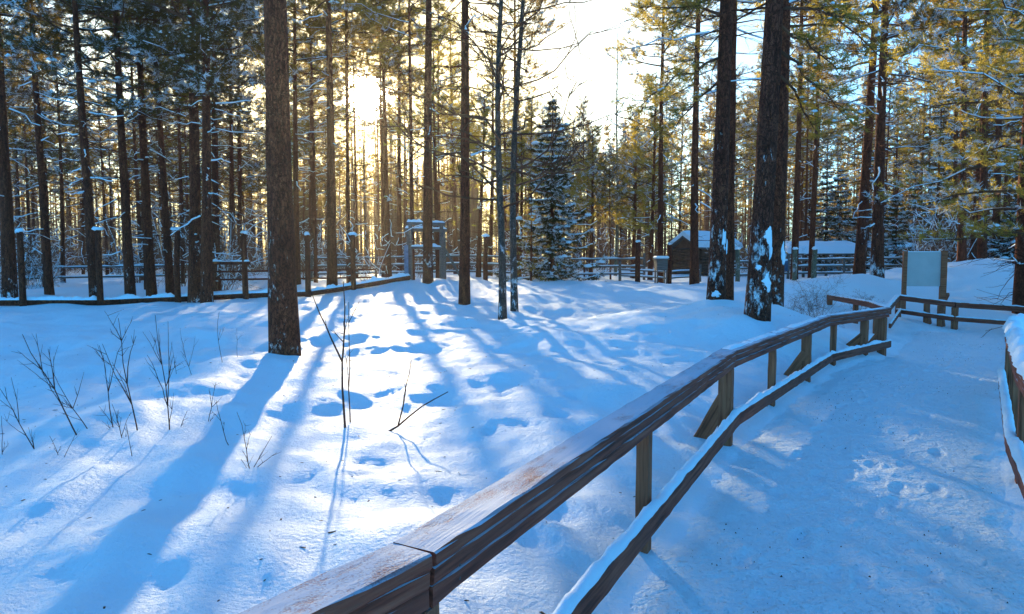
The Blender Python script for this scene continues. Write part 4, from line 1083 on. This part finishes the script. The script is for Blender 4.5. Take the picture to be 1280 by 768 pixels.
FRONT = [
 (12, 14, 24, 'first pine in from the left edge of the forest front', 0, M_pf), (62, 9, 27, 'slender pine right of the leftmost enclosure post', 1, M_p),
 (119, 11, 23.6, 'dark pine whose base hides behind the second enclosure post from the left', 2, M_pf), (163, 11, 24.6, 'pine with a bluish snowy side, alone right of the second enclosure post', 7, M_pf),
 (190, 10, 26, 'straight dark pine between the bluish sided pine and the thick dark twins', 4, M_p), (213, 9, 27, 'narrow pine just left of the third enclosure post', 5, M_p),
 (243, 15, 23.6, 'left one of the thick dark twin pines, under the snowiest branches', 7, M_pf), (258, 13, 23.0, 'right one of the thick dark twin pines, with snow down its right side', 2, M_pf),
 (271, 9, 29, 'thin pine just right of the thick dark twin pines', 6, M_p), (415, 11, 26.8, 'brown pine between the two enclosure posts right of the thickest pine', 3, M_p),
 (486, 7, 36, 'pine just right of and below the low sun', 1, M_p), (500, 6, 39, 'thin pine between the sunlit pine and the climbing frame', 3, M_p),
 (535, 11, 26.0, 'snow flecked pine standing right in front of the climbing frame', 8, M_pf), (372, 7, 31, 'thin pine showing past the right side of the thickest pine', 4, M_p),
 (868, 10, 30, 'orange brown pine just left of the stout pair, by the log hut', 6, M_pg), (1073, 13, 25.5, 'left one of the dark twin trunks left of the notice board', 2, M_pf),
 (1096, 13, 23.6, 'right one of the dark twin trunks, with snow up its left side', 7, M_pf), (1201, 9, 28, 'sunlit flecked pine rising right behind the notice board post', 5, M_pg),
 (1214, 8, 31, 'darker pine between the two sunlit pines behind the snow mound', 1, M_p), (1226, 9, 28.5, 'brown pine standing behind the left shoulder of the snow mound', 0, M_p), (1243, 8, 32, 'pale pine behind the crest of the snow mound', 4, M_pf),
 (826, 7, 35, 'thin pine rising behind the feeder box', 6, M_pg), (992, 8, 33, 'brown pine just right of the leaning pine and its companion', 3, M_pg),
 (1013, 6, 34, 'thin pine above the left end of the snow roofed shelter', 8, M_p)]
for (px, wp, d, lab, v, mt) in FRONT: front(px, wp, d, lab, v, None, mt)
T = pine(13, .20, 2.0, 2.9, 60, RG(60), .15, 14, .018, .5, 20, .25, 1.2, trunk_sides=14)
plant('pine_tree', 'orange barked pine cut by the right edge of the photo beside the snow mound', T, XatD(1279, 19.0), 19.0, (M_bark, M_twig, M_needle_suntint), None, 1.0)
T = pine(12, .2, 1.8, 3.4, 70, RG(61), .13, 20, .010, .45, 60, .2, 1.2, trunk_sides=14)
plant('pine_tree', 'leafy golden pine whose boughs hang into the top right corner', T, XatD(1385, 15), 15, (M_bark, M_twig, M_needle_suntint), None, .3)

# --- young golden pines filling the middle, behind the bare pair
for k, (px, d, top, sp) in enumerate(((549, 33, 60, 2.2), (598, 35, 120, 2.0), (612, 43, 40, 2.4), (648, 36, 165, 2.0), (664, 45, 120, 2.1), (570, 50, 20, 2.4), (630, 54, 60, 2.2), (706, 37, 150, 1.7), (738, 40, 160, 1.8), (790, 41, 140, 2.0), (812, 38, 100, 2.0))):
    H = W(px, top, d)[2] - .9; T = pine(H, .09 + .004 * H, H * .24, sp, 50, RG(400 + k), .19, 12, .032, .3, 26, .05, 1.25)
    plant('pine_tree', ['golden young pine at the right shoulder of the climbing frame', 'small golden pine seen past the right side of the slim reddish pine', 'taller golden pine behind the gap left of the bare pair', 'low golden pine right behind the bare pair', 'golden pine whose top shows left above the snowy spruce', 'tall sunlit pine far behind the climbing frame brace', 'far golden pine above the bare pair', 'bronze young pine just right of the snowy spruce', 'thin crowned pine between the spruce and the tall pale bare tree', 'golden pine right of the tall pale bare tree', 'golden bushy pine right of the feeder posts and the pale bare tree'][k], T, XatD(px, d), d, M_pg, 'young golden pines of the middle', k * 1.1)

# --- pines framing the sun: long bare boles, crowns high up
for k, (px, d, lab) in enumerate(((436, 31, 'pine just left of the low sun, with its crown above it'), (446, 43, 'farther thin pine left of the low sun, between two nearer boles'), (479, 40, 'farther thin pine right of the low sun'), (516, 30, 'pine between the low sun and the climbing frame'), (395, 34, 'thin pine behind the post right of the thickest pine'), (550, 44, 'thin far pine above the right post of the climbing frame'))):
    T = pine(19, .088, 9.8, 2.9, 56, RG(440 + k), .18, 15, .026, .25, 16, .15, 1.4, bend=.05, dead_from=.2)
    plant('pine_tree', lab, T, XatD(px, d), d, M_pg if k % 2 else M_p, 'pines framing the sun', k * 1.7)
    
# thinner boles for the farther rows
THIN = []
for T in VAR:
    T2 = dict(T); cen = T['trunk'].V[0].reshape(24, -1, 3); c_ = cen.mean(1, keepdims=True); mb = MB(); mb.add(c_ + (cen - c_) * .68, T['trunk'].Q[0])
    mb.add(T['trunk'].V[1], T['trunk'].Q[1] - len(T['trunk'].V[0])); T2['trunk'] = mb; THIN.append(T2)
# --- random pines behind
skyx = np.array([-200, 0, 560, 640, 668, 700, 735, 765, 800, 830, 870, 1500]); skyt = np.array([-300, -300, -200, 40, 120, 110, 135, 150, 130, 40, -200, -300])
fr = np.random.default_rng(77); placed = [(XatD(f[0], f[2]), f[2]) for f in FRONT] + [(XatD(a, c), c) for a, c in ((436, 31), (446, 43), (479, 40), (516, 30))]
SIDE = []
cnt = 0; tries = 0
while cnt < 150 and tries < 9000:
    tries += 1
    d = 28 + 46 * fr.random() ** .8; px = fr.uniform(-120, 1400); x = XatD(px, d)
    if min(math.hypot(x - a, d - b) for a, b in placed) < 1.7: continue
    if d < 33 and 480 < px < 1130: continue
    if 840 < px < 915 and d < 47: continue
    if 985 < px < 1135 and d < 45: continue
    dap = abs(px - 460)
    if dap < 14: continue
    if 405 < px < 625 and fr.random() < .55: continue
    if 2.9 < x + .208 * (d - 5) < 4.3 and d < 62: continue
    if 1.0 < x + .208 * (d - 14) < 3.6 and d < 62 and fr.random() < .6: continue
    v = int(fr.integers(0, 9)); T = THIN[v]; s = fr.uniform(.78, 1.08)
    cap = (W(px, np.interp(px, skyx, skyt) + fr.uniform(-25, 30), d)[2] - .9) / T['H']
    if 655 < px < 835: s = min(s, cap)
    if s < .42: continue
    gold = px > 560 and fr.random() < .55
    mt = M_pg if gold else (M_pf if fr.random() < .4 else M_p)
    region = 'left' if px < 345 else ('sun' if px < 575 else ('mid' if px < 890 else 'right'))
    rowl = {'left': 'thin dark backlit pine deep in the forest, left of the thickest pine', 'sun': 'thin backlit pine in the golden haze around the low sun, right of the thickest pine',
            'mid': 'thin pine in the far row behind the snowy spruce and the rail fence', 'right': 'thin pine in the far row right of the stout leaning pair'}[region]
    # crowns and bark share meshes through the material slot, so one cache per material set
    plant('pine_tree', rowl, T, x, d, mt, {'left': 'backlit pines deep at the left', 'sun': 'pines in the haze under the sun', 'mid': 'far pines of the middle', 'right': 'far pines at the right'}[region],
          fr.uniform(0, 6.28), s, ('v', v, M_pg is mt, M_pf is mt))
    placed.append((x, d)); cnt += 1

# --- bare brush and saplings under the trees
def shrub(H, rg, n=14, snow=.5):
    BP, BR, sl = [], [], []
    def grow(p, d, L, r, lev):
        k = 5; t = np.linspace(0, 1, k)[:, None]; P = p[None] + d[None] * t * L + np.cumsum(rg.normal(size=(k, 3)) * .04 * L, 0) * (t > 0) - np.array([0, 0, 1.]) * t ** 2 * L * .12 * (lev > 0)
        BP.append(P); BR.append(np.linspace(r, .003, k))
        if lev < 3 and rg.random() < snow: sl.append(P[1:])
        if lev >= 3: return
        for j in range(4 if lev < 2 else 3):
            s_ = rg.uniform(.3, 1); q = np.array([np.interp(s_, t[:, 0], P[:, a]) for a in range(3)]); grow(q, rot_to(d + rg.normal(size=3) * .75), L * rg.uniform(.35, .6), r * .6, lev + 1)
    for i in range(n):
        a = rg.uniform(0, 6.28); e = rg.uniform(.7, 1.4); d = np.array([math.cos(a) * math.cos(e), math.sin(a) * math.cos(e), math.sin(e)])
        grow(np.array([rg.normal() * .15, rg.normal() * .15, -.1]), d, H * rg.uniform(.5, .85), .012, 0)
    V, Q = tubes(np.array(BP), np.array(BR), 3); mb = MB().add(V, Q)
    ms = MB()
    for P in sl:
        r = np.linspace(.016, .008, len(P)) * rg.uniform(.8, 1.6); P = P.copy(); P[:, 2] += .012; V, Q = tubes(P[None], r[None], 4); ms.add(V, Q)
    return mb.mesh('twigs'), ms.mesh('snow')
SH = [shrub([2.6, 3.4, 2.2, 3.0][k], RG(80 + k), 14, .22) for k in range(4)]
cnt = 0
M_brush = simple('brush_twigs', (.22, .10, .06), .9, .3, 2)
while cnt < 90:
    d = 26.5 + 40 * fr.random(); px = fr.uniform(-80, 1350); x = XatD(px, d)
    if d < 38 and 480 < px < 1140: continue
    if 840 < px < 915 and d < 47 or 985 < px < 1135 and d < 45: continue
    k = int(fr.integers(0, 4)); t = thing('bare_bush', 'bare twiggy bush dusted with snow, growing low among the forest trunks', 'bush', (x, d, z1(x, d) - .05), fr.uniform(0, 6.28), 'bare bushes under the trees')
    s = fr.uniform(.7, 1.3); t.scale = (s, s, s * fr.uniform(.9, 1.3))
    link('twigs', SH[k][0], M_brush, t); link('snow_clumps', SH[k][1], M_load, t); cnt += 1

# --- the wood farther off, one mass
far = np.random.default_rng(5); mt_, mc_, ms_ = MB(), MB(), MB()
FP, FRr, FC, FD, FS = [], [], [], [], []
tw, twr = [], []; nf = 0
while nf < 1180:
    d = 72 + 95 * far.random(); x = far.uniform(-1, 1) * (d * .95 + 8)
    if nf >= 1000: x = (far.uniform(370, 600) - 640) / F * d
    px = 640 + x / d * F
    H = far.uniform(13, 20)
    if 640 < px < 850: H = min(H, max(5, W(px, np.interp(px, skyx, skyt) + far.uniform(0, 50), d)[2] - 1.2))
    zg = 1.0; r = far.uniform(.10, .2)
    FP.append(np.array([(x, d, zg - .3), (x + far.normal() * .1, d, zg + H * .5), (x + far.normal() * .2, d, zg + H)])); FRr.append([r, r * .7, .02])
    b = H * (far.uniform(.38, .58) if px < 600 else far.uniform(.28, .45)); n = 46 if px > 600 else 34
    u = far.random(n); rad = far.uniform(1.3, 2.1) * np.sin(np.clip(u * 1.1 + .12, 0, 1) * PI) ** .7 + .1; a = far.uniform(0, 6.28, n); q = far.random(n) ** .5
    FC.append(np.stack([x + rad * q * np.cos(a), d + rad * q * np.sin(a), zg + b + (H - b) * u], -1)); FD.append(np.stack([np.cos(a), np.sin(a), far.uniform(0, .6, n)], -1)); FS.append(far.uniform(.35, .65, n))
    for j in range(10):
        z = zg + H * far.uniform(.05, .4); L = far.uniform(.5, 1.6); a_ = far.uniform(0, 6.28); p = np.array([x, d, z]); e = p + [math.cos(a_) * L, math.sin(a_) * L, far.uniform(-.5, .2)]
        tw.append(np.array([p, (p + e) / 2 + [0, 0, .08], e])); twr.append([.03, .025, .012])
    nf += 1
V, Q = tubes(np.array(FP), np.array(FRr), 5); mt_.add(V, Q); V, Q = tubes(np.array(tw), np.array(twr), 3); mt_.add(V, Q)
FC = np.concatenate(FC); FD = np.concatenate(FD); FS = np.concatenate(FS)
kp_ = far.random(len(FC)) < keep_prob(FC); FC, FD, FS = FC[kp_], FD[kp_], FS[kp_]
V, T_ = needles(FC, rot_to(FD), FS, far, 11, .11); mc_.add(V, None, T_)
# low brush filling the wood's foot
n = 34000; d = 60 + 90 * far.random(n); x = far.uniform(-1, 1, n) * (d * .95 + 8); C = np.stack([x, d, .9 + far.uniform(0, 1, n) ** 1.7 * 8.0 * d / 100], -1)
V, T_ = needles(C, rot_to(np.stack([far.normal(size=n), far.normal(size=n), np.abs(far.normal(size=n))], -1)), far.uniform(.5, 1.1, n), far, 7, .055)
mt_.add(V, None, T_)
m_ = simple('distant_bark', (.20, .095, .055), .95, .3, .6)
ff = thing('far_wood', 'far off pine wood closing the view behind all the trunks', 'wood', (0, 110, 1)); ff['kind'] = 'stuff'
del ff['category']
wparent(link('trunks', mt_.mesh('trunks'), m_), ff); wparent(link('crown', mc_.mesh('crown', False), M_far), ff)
for o in ff.children: o['kind'] = 'stuff'

# --- saplings and twigs standing in the clearing
def twig(name, label, base_px, tip_px, d=None, rg=None, r=.008, forks=(), bend=.03, group=None, n_side=5, zoff=.0, spread=.45):
    bx, by = base_px
    # find where the view ray meets the snow
    best = None
    for dd in np.linspace(3.2, 24, 700):
        p = W(bx, by, dd)
        if p[2] <= z1f(p[0], p[1]): best = dd; break
    dd = best or 10
    p = W(bx, by, dd); e = W(tip_px[0], tip_px[1], dd * (1 + rg.normal() * .01)); L = np.linalg.norm(e - p)
    BP, BR = [], []
    def seg(a, b, r0, k=7):
        t = np.linspace(0, 1, k)[:, None]; P = a[None] * (1 - t) + b[None] * t + np.cumsum(rg.normal(size=(k, 3)) * bend * np.linalg.norm(b - a) * .35, 0) * np.sin(t * PI) 
        BP.append(P); BR.append(np.linspace(r0, r0 * .35, k)); return P
    P = seg(p - [0, 0, .12], e, r)
    d0 = (e - p) / L
    for j in range(n_side):
        s_ = rg.uniform(.15, .9); q = P[int(s_ * 6)]; d2 = rot_to(d0 + rg.normal(size=3) * spread * np.array([1, .7, .5])); l2 = L * rg.uniform(.18, .45) * (1.1 - s_ * .5)
        P2 = seg(q, q + d2 * l2, r * .55)
        for m in range(rg.integers(1, 4)):
            q2 = P2[rg.integers(2, 6)]; d3 = rot_to(d2 + rg.normal(size=3) * .5); seg(q2, q2 + d3 * l2 * rg.uniform(.25, .55), r * .35)
    for (f0, tip) in forks:
        q = P[int(f0 * 6)]; e2 = W(tip[0], tip[1], dd); P2 = seg(q, e2, r * .75)
        for m in range(2):
            q2 = P2[rg.integers(2, 6)]; d3 = rot_to((e2 - q) / np.linalg.norm(e2 - q) + rg.normal(size=3) * .5); seg(q2, q2 + d3 * np.linalg.norm(e2 - q) * .3, r * .4)
    V, Q = tubes(np.array(BP), np.array(BR), 5)
    o = link(name, MB().add(V - p, Q).mesh(name), M_sapling); o.location = p
    return tag(o, label, 'sapling', group)
_gx = np.linspace(-16, 16, 320); _gy = np.linspace(2, 26, 240); _GX, _GY = np.meshgrid(_gx, _gy); _GZ = zt(_GX, _GY)
def z1f(x, y):
    i = int(np.clip((y - 2) / 24 * 239, 0, 239)); j = int(np.clip((x + 16) / 32 * 319, 0, 319)); return _GZ[i, j]
gsap = 'bare saplings in the clearing'
SAP = [((52, 561), (0, 486), [(.5, (14, 472))], 'leaning sapling nearest the left edge, forked low, beside the tiny edge twig', .007), ((2, 572), (2, 520), [], 'tiny twig cut by the left edge of the photo', .005),
 ((104, 545), (28, 418), [(.55, (60, 436))], 'longest leaning sapling at the left, bent over towards the left', .010), ((121, 537), (66, 465), [(.6, (105, 465))], 'second leaning sapling, close right of the longest one', .007),
 ((76, 572), (62, 545), [(.3, (98, 536))], 'low forked twig below the longest leaning sapling', .005), ((144, 534), (124, 432), [(.5, (158, 420))], 'upright bushy sapling between the longest leaning one and the tall V shaped one', .008),
 ((174, 539), (148, 398), [(.6, (170, 420)), (.45, (128, 430))], 'tall sapling with a V shaped fork, left of the bushy one with a straight stem', .010), ((157, 550), (140, 505), [(.4, (164, 515))], 'short stem in front of the tall V shaped sapling', .006), ((167, 569), (158, 530), [], 'lone low twig in front of the sapling row', .005),
 ((212, 539), (194, 394), [(.45, (210, 402)), (.4, (184, 444))], 'straight stemmed sapling, tallest at the right end of the row', .009), ((218, 535), (234, 514), [], 'small side shoot at the foot of the straight stemmed sapling', .005),
 ((256, 528), (270, 478), [(.5, (262, 486))], 'thin forked sapling beside the shadow of the thickest pine', .006), ((279, 455), (274, 390), [], 'thin straight twig left of the thickest pine', .006), ((297, 446), (296, 410), [], 'small twig near the foot of the thickest pine', .004),
 ((242, 470), (225, 410), [(.4, (244, 420))], 'faint sapling behind the row, the farther right one', .005), ((222, 470), (214, 428), [], 'faint sapling behind the row, the farther left one', .005),
 ((294, 558), (270, 500), [], 'bare stick leaning left in the long tree shadow', .006), ((316, 587), (296, 515), [(.3, (340, 545)), (.2, (346, 566))], 'small spreading sapling at the edge of the long tree shadow', .006),
 ((432, 537), (429, 352), [(.62, (388, 362))], 'tall lone sapling with a long left fork in the sunlit snow', .018), ((438, 528), (436, 378), [], 'straight thin stem beside the tall lone sapling', .011)]
for k, (b, t, fk, lab, r) in enumerate(SAP):
    twig('sapling', lab, b, t, None, RG(200 + k), r * .72, fk, .03, gsap, 2 if k in (1, 8, 12, 13, 15, 16, 18, 19) else 6)
o = twig('fallen_branch', 'curved bare branch sticking out of the snow, arching to the right', (472, 533), (560, 490), None, RG(240), .012, [(.45, (514, 450))], .05, None, 0); o['category'] = 'branch'
# brush beside the handrail's far end
for k, (px, d) in enumerate(((1005, 15), (1022, 16.2), (1075, 18.5))):
    t = thing('bare_bush', ['small bare bush poking through snow left of the short return fence', 'taller bare bush just behind the short return fence', 'wispy bare bush before the snow mound of the dark twin trunks'][k], 'bush', gp(px, d), k * 1.3)
    t.scale = (.32, .32, .30 + .05 * (k == 1)); link('twigs', SH[k][0], M_brush, t)

# --- hanging boughs of the foreground pines
def bough(t, T_par, start, end, rg, mats, tuft=.13, K=18, width=.011, n2=9, snow=.3, sag=.1, snags=0):
    """a living bough on tree t, in world coordinates"""
    a = np.array(start, float); b = np.array(end, float); L = np.linalg.norm(b - a); k = 8; tt = np.linspace(0, 1, k)[:, None]
    P = a[None] * (1 - tt) + b[None] * tt + np.array([0, 0, 1.]) * np.sin(tt * PI) * sag * L + rg.normal(size=(k, 3)) * .02 * L * np.sin(tt * PI)
    BP, BR, tc, td, ts, sc, sr = [P], [np.linspace(.03, .006, k)], [], [], [], [], []
    d = (b - a) / L; az = math.atan2(d[1], d[0])
    for j in range(n2):
        s_ = .22 + .78 * (j + rg.random()) / n2; p = np.array([np.interp(s_, tt[:, 0], P[:, q]) for q in range(3)])
        a2 = az + (1 if j % 2 else -1) * rg.uniform(.3, 1.1); l2 = L * rg.uniform(.16, .34); d2 = rot_to(np.array([math.cos(a2), math.sin(a2), rg.uniform(-.55, .35)]))
        t2 = np.linspace(0, 1, 8)[:, None]; P2 = p[None] + d2[None] * t2 * l2 + rg.normal(size=(8, 3)) * .015; BP.append(P2); BR.append(np.linspace(.009, .004, 8))
        for q in range(max(2, int(l2 / tuft * 1.7))):
            f = rg.uniform(.25, 1.05); pp = p + d2 * f * l2 + rg.normal(size=3) * .05; tc.append(pp); td.append(rot_to(d2 + [0, 0, -.1] + rg.normal(size=3) * .3)); ts.append(tuft * rg.uniform(.8, 1.3))
            if rg.random() < snow * .3: sc.append(pp + [0, 0, .03]); sr.append(rg.uniform(.018, .05))
    for o, m in ((link('bough', MB().add(*tubes(np.array(BP), np.array(BR), 5)).mesh('bough'), mats[0]), 0),):
        wparent(o, t)
    V, T_ = needles(np.array(tc), np.array(td), np.array(ts), rg, K, width); wparent(link('needles', mesh('needles', V, T_, False), mats[1]), t)
    if len(sc):
        V, Q, T_ = lumps(np.array(sc), np.array(sr), np.array(sr) * .6, rg); wparent(link('snow_clumps', MB().add(V, Q, T_).mesh('snow_clumps'), M_load), t)
BG = (M_twig, M_needle_suntint); rb = RG(300)
TW = {round(c['label'] and c.location.y, 1): c for c in scn.collection.objects if c.get('label', '').find('thick dark twin pines, ') >= 0}
tl = [c for c in TW.values()]
tl.sort(key=lambda c: c.location.x)
def bw(tree_px, d, py, tip_px, tip_py, d2): return W(tree_px, py, d), W(tip_px, tip_py, d2)
for (px, d, py, tx, ty, d2) in ((905, 13.5, 70, 800, 135, 12.4), (903, 13.5, 20, 800, 10, 12.6), (903, 13.5, 95, 835, 175, 14), (900, 13.5, -10, 835, 45, 13)):
    bough(ta, TA, *bw(px, d, py, tx, ty, d2), rb, BG, .13, 16, .012, 12, .35, .06)
for (px, d, py, tx, ty, d2) in ((970, 11.5, 30, 1050, 95, 11), (970, 11.5, 60, 1060, 150, 11.2), (968, 11.5, 10, 1090, 30, 11.6), (968, 11.5, 85, 1020, 165, 11.6), (972, 11.5, -20, 1110, 80, 12.2)):
    bough(tb, TB, *bw(px, d, py, tx, ty, d2), rb, BG, .13, 18, .011, 12, .5, .05)

for k in range(16):
    c = tl[k % 2]; px0 = 243 if k % 2 == 0 else 258; d0 = c.location.y; side = -1 if (k // 2) % 2 == 0 else 1; py = rb.uniform(-20, 110)
    tip = W(px0 + side * rb.uniform(35, 85), py + rb.uniform(5, 45), d0 + rb.uniform(-2.2, 1.0)); root = W(px0, py, d0)
    bough(c, None, root, tip, rb, (M_twig, M_needle_frost), .17, 15, .022, 13, 1.2, .08)

# ------------------------------------------------------------------ frosty air
hz = bpy.data.materials.new('frosty_air'); hz.use_nodes = True; hn = hz.node_tree; hn.nodes.clear()
ho = N(hn, 'ShaderNodeOutputMaterial'); pv = N(hn, 'ShaderNodeVolumePrincipled')
pv.inputs['Color'].default_value = (1, .90, .74, 1); pv.inputs['Density'].default_value = HAZE; pv.inputs['Anisotropy'].default_value = .70
hn.links.new(pv.outputs[0], ho.inputs['Volume'])
x0, x1, y0, y1, zz0, zz1 = -245, 245, -80, 270, -2.5, 32
V = np.array([(x, y, z) for z in (zz0, zz1) for y in (y0, y1) for x in (x0, x1)], float)
if HAZE > 0:
    haze = link('haze', mesh('haze', V, np.array([(0, 2, 3, 1), (4, 5, 7, 6), (0, 1, 5, 4), (2, 6, 7, 3), (0, 4, 6, 2), (1, 3, 7, 5)]), False), hz); tag(haze, kind='stuff')
